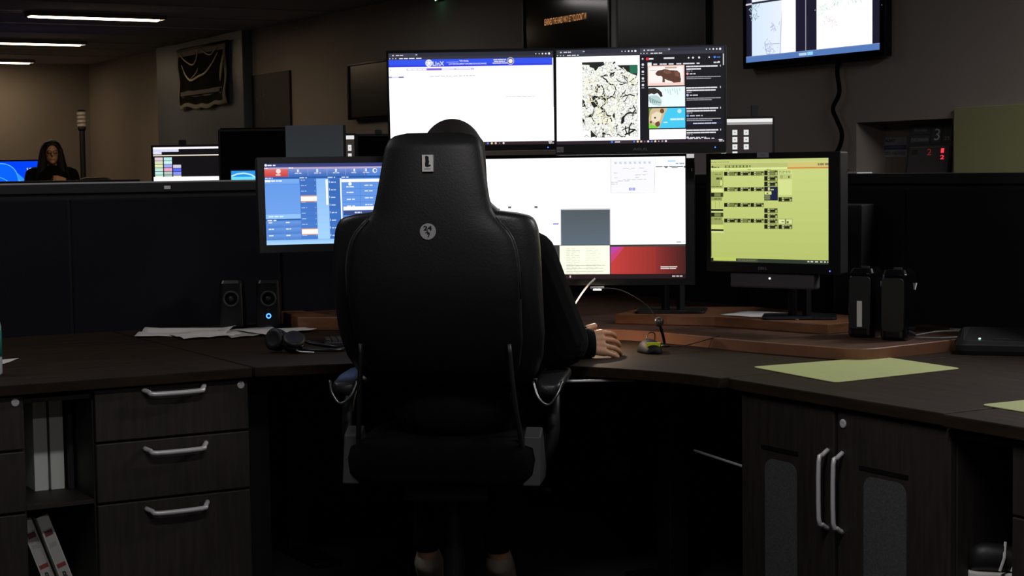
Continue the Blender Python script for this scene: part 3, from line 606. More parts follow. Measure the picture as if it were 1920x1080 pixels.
# --- L: blue dispatch screen on the left
Lc = Canvas(.476, .268); Lc.grad(0, 0, 1, 1, (70, 126, 214), (92, 150, 230), 10)
def lu(x): return (x - 92) / 1590
def lv(y): return (y - 105) / 915
Lc.rect(0, 0, 1, .045, (52, 62, 120)); Lc.disc(.012, .018, .016, (240, 240, 250)); Lc.words(lu(130), .012, lu(225), .016, (235, 235, 245)); Lc.rect(0, .045, 1, .062, (176, 160, 200)); Lc.words(0, .05, lu(135), .008, W); Lc.words(lu(365), .048, lu(410), .012, W)
Lc.grad(0, .062, lu(355), lv(253), (226, 110, 104), (204, 62, 62), 6); Lc.disc(lu(248), lv(190), .03, (250, 225, 225)); Lc.words(lu(218), lv(226), lu(278), .012, W)
Lc.rect(0, .062, 1, .066, (230, 200, 215))
Lc.grad(lu(362), .066, lu(1240), lv(250), (128, 150, 214), (58, 104, 184), 8); Lc.grad(lu(1240), .066, 1, lv(250), (98, 140, 220), (80, 130, 210), 4)
for x in (575, 787, 998, 1205): Lc.rect(lu(x), .07, lu(x + 4), lv(248), (150, 180, 230))
for x in (465, 680, 890, 1098, 1230): Lc.rect(lu(x - 10), lv(172), lu(x + 10), lv(204), (225, 232, 250)); Lc.words(lu(x - 35), lv(210), lu(x + 40), .012, (205, 218, 245))
Lc.disc(lu(1330), lv(195), .03, (235, 240, 250)); Lc.disc(lu(1335), lv(195), .018, (90, 130, 210))
Lc.rect(0, lv(253), 1, lv(276), (36, 90, 164))
for x in (100, 480, 795, 950): Lc.words(lu(x), lv(262), lu(x + 80), .012, (225, 232, 248))
Lc.grad(0, lv(280), lu(475), lv(338), (130, 180, 246), (110, 162, 238), 4); Lc.rect(lu(97), lv(290), lu(158), lv(312), W); Lc.words(lu(165), lv(294), lu(285), .014, W)
Lc.grad(0, lv(342), lu(488), lv(672), (100, 156, 236), (112, 164, 240), 8); Lc.rect(0, lv(676), lu(490), lv(730), (146, 196, 250)); Lc.words(lu(125), lv(695), lu(290), .014, (225, 240, 255)); Lc.rect(0, lv(728), lu(490), lv(746), (44, 92, 160)); Lc.words(lu(110), lv(740), lu(210), .012, W)
for r_ in range(3):
    for k in range(2): Lc.grad(lu(110 + 190 * k), lv(760 + 73 * r_), lu(292 + 195 * k), lv(826 + 73 * r_), (108, 156, 230), (76, 128, 206), 4); Lc.words(lu(122 + 190 * k), lv(764 + 73 * r_), lu(178 + 190 * k), .014, (235, 240, 250))
Lc.grad(lu(480), lv(280), lu(662), lv(965), (62, 112, 194), (74, 128, 212), 8)
for k in range(11): Lc.words(lu(492), lv(290 + 62.5 * k), lu(550), .01, (170, 200, 240)); Lc.rect(lu(480), lv(322 + 62.5 * k), lu(662), lv(324 + 62.5 * k), (50, 98, 176)); Lc.rect(lu(645), lv(290 + 62.5 * k), lu(653), lv(300 + 62.5 * k), (150, 190, 240))
for y in (475, 848): Lc.rect(lu(484), lv(y - 6), lu(672), lv(y + 68), (220, 160, 130)); Lc.rect(lu(488), lv(y + 6), lu(668), lv(y + 56), (255, 250, 236), 1.2)
Lc.grad(lu(664), lv(280), lu(800), lv(965), (140, 190, 250), (168, 214, 255), 8); Lc.rect(lu(768), lv(290), lu(794), lv(580), (235, 242, 255), 1.1)
Lc.grad(lu(800), lv(280), lu(930), lv(965), (52, 104, 186), (62, 116, 198), 4)
for k in range(8): Lc.words(lu(825), lv(316 + 86.5 * k), lu(882), .014, (190, 212, 245)); Lc.rect(lu(806), lv(306 + 86.5 * k), lu(812), lv(330 + 86.5 * k), (225, 232, 248))
Lc.rect(lu(930), lv(280), lu(946), lv(760), (240, 244, 255), 1.1); Lc.grad(lu(948), lv(286), 1, lv(640), (96, 148, 230), (104, 156, 236), 4); Lc.rect(lu(948), lv(290), 1, lv(325), (250, 250, 255), 1.1); Lc.rect(lu(960), lv(605), 1, lv(646), (250, 250, 255), 1.1)
for y in (400, 478, 552): Lc.rect(lu(955), lv(y), 1, lv(y + 4), (66, 120, 205))
Lc.rect(lu(1155), lv(330), lu(1159), lv(600), (66, 120, 205)); Lc.disc(lu(1042), lv(345), .022, (240, 245, 255))
for y in (372, 436, 515, 592): Lc.words(lu(1000), lv(y), lu(1092), .014, (235, 240, 252)); Lc.words(lu(1205), lv(y - 14), lu(1300), .014, (225, 235, 250))
Lc.rect(lu(960), lv(650), 1, lv(700), (60, 80, 140)); Lc.words(lu(1085), lv(664), lu(1160), .018, (225, 230, 245)); Lc.grad(0, lv(968), 1, 1, (150, 200, 252), (176, 220, 255), 3)
monitor('monitor with a blue control-panel screen and a red button, left of the chair', (2.319, 5.238, 1.216), .242, .07, .476, .268, Lc, bez=(.024, .024, .022, .026), depth=.045)

# ---- stands (twin posts) for the console monitors
def post_stand(label, base, posts, bars, group=None):
    t = thing('monitor_stand', label, 'monitor stand', base)
    bxx = Vector(base)
    obj('base_plate', prism(B(), rrect(-.12, .12, -.09, .09, .02), 0, .008), STEEL, t, rot=(0, 0, R(-40)), bevel=.002)
    for (x, y, z1) in posts: obj('post', bx(x - .011, x + .011, y - .011, y + .011, .008, z1 - base[2]), STEEL, t, rot=(0, 0, 0), bevel=.002)
    for a, b in bars: obj('arm', tube(B(), [Vector(a) - bxx, Vector(b) - bxx], .014, 8), STEEL, t, smooth=True)
    return t
post_stand('tall twin-post stand carrying the centre and upper right monitors', (3.41, 4.86, .82), [(-.018, .012, 1.60), (.022, -.022, 1.60)], [((3.41, 4.86, 1.16), (3.03, 4.83, 1.16)), ((3.41, 4.86, 1.55), (3.09, 4.56, 1.55))])
post_stand('tall twin-post stand carrying the upper left monitor, hidden behind the chair', (2.80, 5.30, .787), [(-.02, .012, 1.60), (.02, -.012, 1.60)], [((2.80, 5.30, 1.55), (2.68, 4.94, 1.55)), ((2.80, 5.30, 1.2), (2.36, 5.32, 1.2))])
post_stand('short twin-post stand under the yellow-green monitor', (3.60, 4.40, .82), [(-.012, .022, 1.25), (.012, -.022, 1.25)], [((3.60, 4.40, 1.18), (3.46, 4.33, 1.18))])

# ================================================================== FAR MONITORS ABOVE THE PARTITION
hd = R(29.7)
def farm(label, c, canvas, w=.531, h=.299, yaw=hd, post=True, **k):
    t = monitor(label, c, yaw, 0, w, h, canvas, bez=(.01, .01, .01, .014), depth=.03, **k)
    obj('stand_neck', bx(-.02, .02, .03, .055, -c[2] + .76, -h / 2 + .05), PLAST2, t)
    obj('stand_base', prism(B(), rrect(-.12, .12, -.06, .12, .02), -c[2] + .752, -c[2] + .765), PLAST2, t)
    return t
tt = thing('back_desk', 'long dark desk hidden behind the partition, holding the far monitors', 'desk')
obj('desk_board', prism(B(), [(1.6, 6.2), (4.12, 6.2), (4.12, 4.6), (5.25, 4.6), (5.25, 8.0), (1.6, 8.0)], .722, .752), WALNUT, tt)
for p in ((1.65, 6.3), (1.65, 7.6), (5.15, 7.6), (5.15, 4.7), (4.2, 4.7)): obj('leg', bx(p[0] - .03, p[0] + .03, p[1] - .03, p[1] + .03, 0, .722), STEEL, tt)
def rowicons(c, u0, us, vs_, s=.045, skip=()):
    for i, u in enumerate(us):
        for j, v in enumerate(vs_):
            if (i, j) in skip: continue
            c.rect(u - s * .45, v - s * .85, u + s * .45, v + s * .85, (222, 222, 222), 1.1); c.rect(u - s * .16, v - s * .25, u + s * .16, v + s * .25, (170, 170, 170))
X1 = Canvas(.531, .299); X1.rect(0, 0, 1, 1, (38, 33, 34)); X1.rect(0, 0, 1, .06, (228, 228, 228), 1.1); X1.rect(0, .05, 1, .085, (160, 158, 158)); rowicons(X1, 0, [.22 + .0935 * k for k in range(7)], [.20 + .105 * k for k in range(4)], .045, ((6, 3), (0, 3), (1, 3), (2, 3), (3, 3), (0, 2), (1, 2)))
X1.F = [f for f in X1.F]
# right edge of the screen at x=4.74, y=5.97
def rgt(cx, cy, w, yaw=hd): return (cx - math.cos(yaw) * w / 2, cy + math.sin(yaw) * w / 2)
p = rgt(4.735, 5.971, .531)
farm('far monitor with a grid of white icons, right of the bear video screen', (p[0], p[1], 1.529 - .1495), X1)
X2 = Canvas(.36, .32); X2.rect(0, 0, 1, 1, (52, 46, 42)); X2.rect(0, 0, 1, .055, (222, 222, 222), 1.1); rowicons(X2, 0, [.49, .61, .73, .85, .94], [.18 + .125 * k for k in range(5)], .05)
p = rgt(3.135 * 1.07, 6.878 * 1.07, .36)
farm('far monitor with white icons, only a narrow strip visible left of the chair', (p[0], p[1], 1.49 - .16), X2, .36, .32)
X3 = Canvas(.57, .32); X3.rect(0, 0, 1, 1, (12, 10, 14)); X3.rect(0, 0, 1, .028, (240, 235, 250), 1.2); X3.rect(0, .028, .21, .07, (225, 225, 250))
for k in range(6): X3.rect(.005 + .035 * k, .035, .033 + .035 * k, .068, (215, 218, 245))
X3.rect(.0, .07, .07, .105, (225, 225, 250)); X3.rect(0, .115, 1, .13, (240, 230, 210), 1.1)
for i, (n, cols) in enumerate(((6, [(230, 205, 215), (220, 225, 190), (225, 235, 180), (200, 235, 225), (190, 235, 230), (215, 240, 215)]), (6, [(180, 235, 230), (205, 245, 240), (160, 170, 245), (240, 170, 200), (180, 205, 195), (170, 200, 185)]), (5, [(215, 205, 225), (90, 110, 240), (140, 150, 245), (235, 225, 210), (190, 190, 160)]))):
    for j in range(n): X3.rect(.012 + .075 * i, .15 + .055 * i * (i == 2) + .052 * j, .078 + .075 * i, .195 + .055 * i * (i == 2) + .052 * j, cols[j])
X3.rect(0, .435, 1, .555, (245, 240, 250), 1.2); X3.rect(0, .555, .07, .575, (220, 215, 230)); X3.rect(.07, .555, 1, 1, (16, 15, 20))
def lft(cx, cy, w, yaw=hd): return (cx + math.cos(yaw) * w / 2, cy - math.sin(yaw) * w / 2)
p = lft(2.366 * 1.07, 7.315 * 1.07, .57)
farm('far monitor with coloured tiles down its left side, above the left partition', (p[0], p[1], 1.447 - .16), X3, .57, .32)
DS = Canvas(.36, .29); DS.rect(0, 0, 1, 1, (9, 9, 11))
p = lft(2.575, 7.035, .36)
farm('black switched-off monitor between the tile screen and the grey screen', (p[0], p[1], 1.50 - .13), DS, .36, .26, mats=[PRINTG, PRINTG])
BL = Canvas(.117, .10); BL.rect(0, 0, 1, 1, (40, 150, 235)); BL.rect(0, .25, 1, 1, (110, 225, 250)); BL.line([(0, .22), (.2, .13), (.45, .10), (.7, .16), (1, .4)], .06, (190, 240, 255)); BL.rect(0, .58, 1, 1, (80, 190, 240))
p = lft(2.602 * .955, 6.985 * .955, .117)
tb = monitor('small bright blue display peeking over the partition below the black monitor', (p[0], p[1], 1.330 - .05), hd, 0, .117, .10, BL, bez=(.006, .006, .006, .01), depth=.015)
obj('stand_neck', bx(-.01, .01, .015, .03, -.528, -.04), PLAST2, tb)
t = thing('display_screen', 'blank grey-blue screen with a thin dark edge, above the blue control panel', 'monitor', ((2.762 + 2.975) / 2, (6.749 + 6.63) / 2, 1.513 - .1), hd)
obj('housing', bx(-.125, .129, .001, .02, -.14, .104), PLAST2, t, bevel=.002)
gs = Canvas(.243, .21); gs.grad(0, 0, 1, 1, (46, 48, 52), (50, 60, 64), 8); gs.build('screen', attr_mat('dim_screen', True, .75, .4), t, (-.003, 0, 0))
obj('stand_neck', bx(-.02, .02, .02, .04, -.661, -.1), PLAST2, t)
DB = Canvas(.4, .25); DB.rect(0, 0, 1, 1, (8, 8, 9)); p = lft(3.11, 6.785, .40)
tb = farm('black switched-off monitor with a small camera on top, left of the chair', (p[0], p[1], 1.478 - .13), DB, .40, .25, mats=[PRINTG, PRINTG])
obj('webcam', prism(B(), rrect(-.125, -.095, .131, .152, .006), -.01, .015, 'Y'), PLAST2, tb, bevel=.002)
for lab, x, y, z in (('slim black post standing behind the far icon-grid monitor', 4.737, 6.10, 1.59), ('slim black post standing behind the far tile monitor', 2.513 * 1.09, 7.351 * 1.09, 1.485)):
    t = thing('monitor_post', lab, 'post', (x, y, .752), hd)
    obj('post', bx(-.016, .016, -.012, .012, .01, z - .752), PLAST2, t, bevel=.002); obj('foot', bx(-.06, .06, -.05, .05, 0, .01), STEEL, t)

# ================================================================== THINGS ON THE RIGHT WALL
def wallpanel(name, label, cat, y0, y1, z0, z1, m, d=.03, frame=None, fm=None, x=6.0):
    t = thing(name, label, cat, (x - d - .003, (y0 + y1) / 2, (z0 + z1) / 2)); t.rotation_euler = (0, 0, R(-90))
    w, h = y1 - y0, z1 - z0
    obj('backing', bx(-w / 2, w / 2, 0, d, -h / 2, h / 2), m, t, bevel=.002)
    if frame:
        b = B(); f = frame
        for q in ((-w / 2, w / 2, h / 2 - f, h / 2), (-w / 2, w / 2, -h / 2, -h / 2 + f), (-w / 2, -w / 2 + f, -h / 2 + f, h / 2 - f), (w / 2 - f, w / 2, -h / 2 + f, h / 2 - f)): box(b, q[0], q[1], -.012, 0, q[2], q[3])
        obj('frame', b, fm or PLAST, t, bevel=.002)
    return t, w, h
# wall TV
t = thing('wall_television', 'wall television showing four bright camera views, top right', 'television', (5.94, 7.17, 2.21)); t.rotation_euler = (0, 0, R(-90))
TV = Canvas(1.10, .62)
def tu(x): return (x - 130) / 1600
TV.rect(0, 0, 1, 1, (24, 22, 44))
def pane(u0, v0, u1, v1): TV.rect(u0, v0, u1, v1, (250, 250, 255), 1.3)
TV.rect(.045, .02, .392, .465, (236, 244, 255)); TV.grad(.045, .483, .392, .955, (216, 236, 255), (246, 246, 255), 8, horiz=True); pane(.55, .02, .945, .47); pane(.55, .475, .945, .955)
TV.poly([(.14, .40), (.19, .34), (.24, .35), (.26, .40), (.22, .46), (.16, .455)], (120, 200, 235)); TV.poly([(.17, .37), (.2, .35), (.23, .37), (.22, .41), (.18, .42)], (160, 220, 245)); TV.disc(.325, .41, .03, (150, 160, 200))
TV.line([(.07, .42), (.085, .465)], .004, (190, 200, 220)); TV.line([(.29, .483), (.285, .62), (.275, .80), (.27, .955)], .009, (170, 180, 225)); TV.rect(.285, .484, .392, .955, (255, 245, 246), 1.15)
TV.line([(.275, .80), (.272, .955), (.165, .94), (.15, .85), (.275, .86)], .007, (170, 190, 220)); 
rr_ = random.Random(5)
for (u, v, s_, n, col) in ((.07, .52, .02, 20, (90, 140, 150)), (.06, .60, .015, 16, (90, 130, 150)), (.18, .86, .025, 24, (130, 150, 215)), (.20, .91, .02, 14, (150, 165, 215)), (.22, .70, .012, 14, (140, 155, 210)), (.23, .73, .01, 8, (160, 170, 215)), (.60, .60, .03, 20, (180, 225, 200)), (.69, .56, .03, 22, (170, 210, 190)), (.84, .55, .035, 26, (140, 200, 170)), (.64, .72, .02, 12, (210, 180, 205)), (.67, .74, .02, 10, (215, 190, 210))):
    TV.L += 1
    for k in range(n):
        a, b = u + rr_.gauss(0, s_), v + rr_.gauss(0, s_); TV.line([(a, b), (a + rr_.uniform(-.018, .018), b + rr_.uniform(-.03, .03))], .007, tuple(int(c * .6 + 100) for c in col), new=False)
TV.line([(.0, .476), (1, .472)], .012, (40, 40, 60)); TV.rect(0, .472, .048, .487, (215, 205, 215)); TV.rect(.46, .466, .56, .482, (215, 210, 220)); TV.rect(.468, 0, .474, .955, (150, 150, 165))
TV.rect(0, .945, 1, 1, (84, 122, 186)); TV.rect(.0, .945, 1, .952, (120, 140, 190)); TV.rect(.42, .962, .478, .985, (185, 215, 235)); TV.rect(.484, .958, .525, .986, (150, 215, 248))
obj('housing', prism(B(), rrect(-.575, .585, -.345, .345, .01, 3), .001, .045, 'Y'), GLOSSB, t, bevel=.003)
b = B(); box(b, -.574, -.55, -.006, .002, -.344, .344); box(b, .55, .584, -.006, .002, -.344, .344); box(b, -.55, .55, -.006, .002, .31, .344); box(b, -.55, .55, -.006, .002, -.344, -.31)
obj('bezel', b, GLOSSB, t); TV.build('screen', [SCREEN, MAPM], t, (0, 0, 0)); obj('wall_mount', bx(-.2, .2, .045, .06, -.15, .15), STEEL, t)
obj('power_led', bx(.565, .569, -.008, -.006, -.09, -.085), mat('tv_led', (80, 80, 90), .4, emit=(140, 140, 170), es=.5), t)
cab = [(5.97, 6.98, 1.86), (5.97, 6.985, 1.80), (5.97, 6.97, 1.70), (5.97, 7.02, 1.62), (5.97, 6.99, 1.56), (5.97, 6.95, 1.49), (5.97, 6.965, 1.42), (5.97, 7.03, 1.34), (5.97, 7.06, 1.25), (5.97, 7.06, 1.0)]
tag(obj('power_cable', tube(B(), cab, .0115, 8, k=6), mat('cable_black', (4, 4, 5), .8, spec=.1), smooth=True), 'thick black cable hanging from the wall television down the wall', 'cable')
tag(obj('outlet_box', bx(5.95, 6.0, 6.93, 7.12, 1.262, 1.30), PLAST2, bevel=.003), 'small black box on the wall at the foot of the television cable', 'box')
# framed sayings board
t, w_, h_ = wallpanel('framed_poster', 'dark glossy framed poster with one line of orange lettering, above the upper monitors', 'poster', 9.12, 10.22, 1.62, 2.62, mat('poster_gloss', (26, 24, 16), .12), .05, .02, mat('poster_frame', (14, 14, 15), .3))
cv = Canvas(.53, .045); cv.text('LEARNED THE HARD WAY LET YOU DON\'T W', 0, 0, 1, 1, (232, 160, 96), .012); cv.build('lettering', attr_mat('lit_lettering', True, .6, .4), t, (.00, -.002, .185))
obj('edge_strip', bx(w_ / 2 + .002, w_ / 2 + .05, .0, .045, -h_ / 2, h_ / 2), mat('pale_strip', (225, 222, 220), .6), t)
obj('hook', lathe(B(), [(.012, 0), (.012, -.012)], 10, axis='Y'), CHROME, t, (-w_ / 2 - .02, .02, .33))
wallpanel('dark_wall_panel', 'large dark blank panel on the wall between the lettered poster and the television', 'screen', 8.12, 9.04, 1.62, 2.62, mat('dark_panel_finish', (13, 13, 14), .3), .05)  # plain dark panel with nothing drawn on it
# black panel left of upper left monitor, chalk board
wallpanel('wall_television', 'small black switched-off wall screen left of the upper left monitor', 'television', 12.0, 13.12, 1.75, 2.215, mat('offscreen', (9, 9, 12), .25), .06, .02, GLOSSB)
t, w_, h_ = wallpanel('notice_board', 'dark board with faint scribbles, right of the banner pillar', 'notice board', 14.5, 15.44, 1.3, 2.245, mat('dark_board', (20, 18, 14), .6, var=.3, vscale=8), .02)
cv = Canvas(w_, h_); rr_ = random.Random(9)
for u, v, s_ in ((.35, .12, .06), (.33, .33, .05), (.5, .66, .06), (.62, .72, .05), (.7, .7, .05), (.2, .15, .06), (.45, .8, .04)):
    for k in range(3):
        a, b = u + rr_.uniform(-.05, .05), v + rr_.uniform(-.05, .05); cv.line([(a, b), (a + rr_.uniform(-.02, .03), b + rr_.uniform(.02, .1)), (a + rr_.uniform(-.05, .05), b + .12)], .006, (105, 98, 82), new=(k == 0))
cv.build('scribbles', PRINT, t, (0, -.002, 0))
# banner on the pillar: sagging cloth
t = thing('cloth_banner', 'dark sagging cloth banner with pale cords and border on the grey pillar', 'banner', (5.885, 16.50, 2.285)); t.rotation_euler = (0, 0, R(-90))
bm = B(); n, m_ = 40, 40; vv = {}
BW, BH = 1.42, .60
def sag(u, v):
    s1 = abs(((u * 2) % 1) - .5) * 2
    return .03 + .012 * math.sin((v * 10 - 4 * (1 - (2 * u - 1) ** 2))) * (.4 + .6 * v) + .008 * math.sin(u * 17 + v * 5) * v
for i in range(n + 1):
    for j in range(m_ + 1):
        u, v = i / n, j / m_
        vv[i, j] = bm.verts.new(((u - .5) * BW, -sag(u, v), (.5 - v) * BH + (.012 * math.sin(u * 9) - .01 * math.sin(u * 23)) * (v ** 3)))
for i in range(n):
    for j in range(m_): f_ = bm.faces.new((vv[i, j], vv[i + 1, j], vv[i + 1, j + 1], vv[i, j + 1])); f_.material_index = 1 if (j < 4 or j >= 37 or i == 0 or i > 37) else (2 if 28 <= j <= 31 and 2 < i < 36 else 0)
bb = obj('cloth', bm, [mat('banner_dark', (20, 19, 12), .9, spec=.1, var=.5, vscale=5), mat('banner_pale', (120, 116, 108), .7), mat('banner_print', (90, 86, 88), .7)], t, smooth=True)
so = bb.modifiers.new('s', 'SOLIDIFY'); so.thickness = .003
obj('rod', tube(B(), [(-.74, -.02, .31), (.74, -.02, .31)], .014, 8), STEEL, t, smooth=True)
CORD = mat('banner_cord', (225, 214, 180), .7)
def cord(pts, r=.009): obj('cord', tube(B(), [((u - .5) * BW, -sag(u, v) - .012, (.5 - v) * BH) for u, v in pts], lambda s_: r * (.45 + .55 * math.sin(math.pi * s_)), 6, k=5), CORD, t, smooth=True)
cord([(.06, .05), (.18, .18), (.34, .27), (.42, .18), (.47, .02)]); cord([(.12, .25), (.2, .42), (.33, .53), (.48, .48), (.62, .44), (.76, .3), (.86, .14)], .013); cord([(.52, .02), (.62, .12), (.72, .15), (.84, .05)], .007); cord([(.33, .5), (.42, .42), (.45, .33)], .006); cord([(.88, .6), (.93, .4), (.98, .2)], .014)
obj('print_line', bx(-.6, .55, -.045, -.04, -.165, -.125), mat('banner_print', (0, 0, 0)), t)
# green light
t = thing('alarm_sensor', 'small wall sensor with a tiny green light near the ceiling', 'sensor', (5.97, 11.53, 2.60)); t.rotation_euler = (0, 0, R(-90))
obj('casing', bx(-.04, .04, -.02, .03, -.01, .07), PLAST2, t, bevel=.006); obj('light', lathe(B(), [(.008, 0), (.008, -.006)], 10, axis='Y'), mat('green_led', (10, 60, 30), .4, emit=(140, 255, 190), es=6), t, (0, -.018, .002))
pl = bpy.data.lights.new('green_glow', 'POINT'); pl.energy = .02; pl.color = (.3, 1, .5); pl.shadow_soft_size = .01; po = bpy.data.objects.new('green_glow', pl); C.objects.link(po); po.parent = t; po.location = (0, -.05, -.02)
# olive board
wallpanel('wall_board', 'plain olive board fixed to the wall at the right edge, beside the niche', 'board', 4.6, 6.14, 1.0, 1.59, mat('olive_board', (150, 152, 108), .7, var=.03), .02)
# niche content
t = thing('day_plaque', 'leaning dark plaque in the wall niche with a large figure 3 and red digits', 'plaque', (6.02, 6.385, 1.2005), 0); t.rotation_euler = (R(-8), 0, R(-90))
PW, PH = .31, .325; FH = .265
obj('plaque_body', bx(-PW / 2, PW / 2, 0, .02, 0, PH), PLAST2, t, bevel=.003)
cv = Canvas(PW, FH); G1 = (58, 57, 60)
cv.rect(.08, .04, .50, .19, G1); cv.text('Monday', .12, .08, .42, .16, (130, 130, 130)); cv.rect(.06, .23, .50, .36, G1); cv.text('DECEMBER', .08, .27, .48, .33, (130, 130, 130), .01); cv.rect(.55, .03, .76, .36, (52, 51, 55)); cv.text('3', .60, .10, .72, .32, (190, 190, 196), .0); cv.rect(.80, .03, .98, .36, (44, 44, 42)); cv.text('25', .83, .25, .95, .32, (140, 138, 110))
cv.rect(.06, .42, .97, .97, (62, 60, 60)); cv.rect(.12, .49, .26, .58, (30, 30, 30)); cv.disc(.36, .72, .015, (24, 24, 24)); cv.words(.1, .44, .5, .012, (100, 98, 98)); cv.words(.55, .44, .9, .012, (100, 98, 98))
cv.build('face', PRINT, t, (0, -.001, PH - FH / 2 - .002))
cv = Canvas(PW, FH); cv.text('2', .48, .48, .58, .60, (150, 40, 48), .0, .5); cv.text('1', .79, .475, .86, .56, (255, 60, 80), .02); cv.text('2', .79, .60, .88, .68, (255, 60, 80), .02); cv.build('digits', SCREEN, t, (0, -.004, PH - FH / 2 - .002))
t = thing('phone_sticker', 'white and blue striped sticker on the back of the wall niche', 'sticker', (6.197, 6.79, 1.41)); t.rotation_euler = (0, 0, R(-90))
cv = Canvas(.17, .105); cv.rect(0, 0, 1, 1, (165, 165, 172)); cv.rect(0, .40, 1, .62, (72, 84, 130)); cv.text('ALERT', .05, .1, .5, .24, (60, 60, 66), .02); cv.text('000-867-5407'[:3] + '-445-9405', .06, .72, .94, .88, (60, 60, 80), .0); cv.words(.08, .46, .9, .08, (120, 128, 160)); cv.build('print', PRINT, t, (0, -.002, 0)); obj('sticker_sheet', bx(-.085, .085, -.001, .001, -.0525, .0525), LABEL, t)

# ================================================================== ITEMS ON THE DESKS
def sheet(label, pts, z, m, curl=.0, seed=0, group=None, name='paper_sheet'):
    bm = B(); q = [Vector((*p, 0)) for p in pts]; n = 12; g = {}
    for i in range(n + 1):
        for j in range(n + 1):
            u, v = i / n, j / n; p = q[0].lerp(q[1], u).lerp(q[3].lerp(q[2], u), v)
            zz = z + curl * abs(noise.noise(Vector((u * 2.3 + seed, v * 2.1, seed)))) + curl * .8 * max(0, (abs(2 * u - 1) - .7)) * (1 if seed % 2 else .3)
            g[i, j] = bm.verts.new((p.x, p.y, zz))
    for i in range(n):
        for j in range(n): bm.faces.new((g[i, j], g[i + 1, j], g[i + 1, j + 1], g[i, j + 1]))
    o = obj(name, bm, m, smooth=True); s = o.modifiers.new('s', 'SOLIDIFY'); s.thickness = .0008; s.offset = 1
    return tag(o, label, 'paper', group)
sheet('large white sheet at the back of the left paper spread, its rear edge crumpled up', [(1.79, 5.80), (2.08, 5.68), (2.22, 5.93), (1.93, 6.07)], .7535, PAPER, .02, 1)
sheet('bright white sheet with a ragged edge at the front of the left paper spread', [(1.90, 5.60), (2.12, 5.61), (2.14, 5.82), (1.91, 5.79)], .7575, PAPER, .008, 2)
sheet('greyer sheet in the middle of the left paper spread', [(2.05, 5.54), (2.26, 5.60), (2.32, 5.86), (2.11, 5.84)], .7565, PAPER2, .006, 4)
sheet('white sheet at the right end of the left paper spread, near the speakers', [(2.17, 5.53), (2.40, 5.62), (2.38, 5.70), (2.14, 5.78)], .7605, PAPER, .006, 5)
sheet('white sheet corner at the left edge of the worktop beside the bottle', [(1.08, 5.16), (1.215, 5.235), (1.285, 5.36), (1.10, 5.33)], .7535, PAPER, .003, 6)
sheet('white sheet lying on the wooden riser under the yellow-green monitor', [(3.44, 4.63), (3.535, 4.33), (3.72, 4.38), (3.62, 4.70)], .8215, PAPER, .004, 8)
# mats
def dmat(label, pts, z=.7525):
    c = [Vector(p) for p in pts]; out = []
    for i in range(4):
        a, b, d = c[i - 1], c[i], c[(i + 1) % 4]; r = .022; p0 = b + (a - b).normalized() * r; p1 = b + (d - b).normalized() * r
        for k in range(6): s_ = k / 5; out.append(tuple(p0.lerp(b, s_).lerp(b.lerp(p1, s_), s_)))
    return tag(obj('desk_mat', prism(B(), out, z, z + .0025), MATG, bevel=.0008), label, 'desk mat')
dmat('whole pale green desk mat on the right worktop', [(2.965, 3.835), (2.925, 3.43), (3.405, 3.465), (3.43, 3.81)])
dmat('pale green desk mat cut off by the right edge of the picture', [(2.925, 2.915), (2.91, 2.53), (3.33, 2.55), (3.36, 2.90)])

# small twin speakers left
def speaker_box(label, loc, yaw, w=.09, h=.18, d=.11, led=False):
    t = thing('desk_speaker', label, 'speaker', loc, yaw)
    rings = []
    for k, (s, z) in enumerate(((1, 0), (1.02, .01), (1, h * .5), (.92, h * .93), (.8, h))):
        rings.append([(x * s, (y - d / 2) * s + d / 2, z) for x, y in rrect(-w / 2, w / 2, 0, d, .014, 4)])
    obj('cabinet', loft(B(), rings), PLAST, t, smooth=False, bevel=.002)
    dr = obj('driver_ring', lathe(B(), [(.030, .002), (.030, -.006), (.026, -.009), (.022, -.004), (.022, .002)], 24, axis='Y'), GREYP, t, (0, 0, h * .62), smooth=True)
    obj('cone', lathe(B(), [(.022, -.001), (.010, .0), (.008, -.003), (.002, -.005)], 20, axis='Y'), PLAST2, dr, smooth=True)
    obj('foot_badge', bx(-.012, .012, -.002, 0, .008, .014), GREYP, t)
    if led:
        obj('power_ring', lathe(B(), [(.0095, 0), (.0095, -.004), (.0055, -.004), (.0055, 0)], 18, axis='Y'), mat('blue_ring', (10, 20, 80), .4, emit=(70, 140, 255), es=3.0), t, (0, 0, h * .27))
        obj('volume_knob', lathe(B(), [(.007, 0), (.0065, -.005)], 16, axis='Y'), PLAST2, t, (0, 0, h * .40))
    return t
speaker_box('small black desk speaker without a light, left of the pair behind the papers', (2.185, 5.90, .752), R(26), led=False)
speaker_box('small black desk speaker with a glowing blue ring, right of the left pair', (2.298, 5.82, .752), R(22), led=True)
# right speakers
def side_speaker(label, loc, yaw, lab=False):
    t = thing('desk_speaker', label, 'speaker', loc, yaw)
    w, d, h = .085, .13, .215
    rings = [[(x * s, y * s, z) for x, y in rrect(-w / 2, w / 2, -d / 2, d / 2, .022, 4)] for s, z in ((.9, 0), (1, .01), (1, h * .7), (.93, h * .93), (.75, h))]
    obj('cabinet', loft(B(), rings), GLOSSB, t, smooth=False, bevel=.002)
    obj('grille', prism(B(), rrect(-.033, .033, .03, .19, .012), -d / 2 - .006, -d / 2, 'Y'), PLAST2, t)
    obj('top_button', bx(-.012, .012, -.012, .0, h, h + .004), GREYP, t)
    obj('side_trim', tube(B(), [(w / 2, .03, .15), (w / 2 + .002, .04, .17)], .003, 6), CHROME, t)
    if lab: obj('side_label', bx(-.008, .008, -d / 2 - .0075, -d / 2 - .006, .035, .115), LABEL, t)
    return t
side_speaker('black desk speaker with a narrow white label, beside the wooden riser', (3.585, 4.06, .787), 1.0, True)
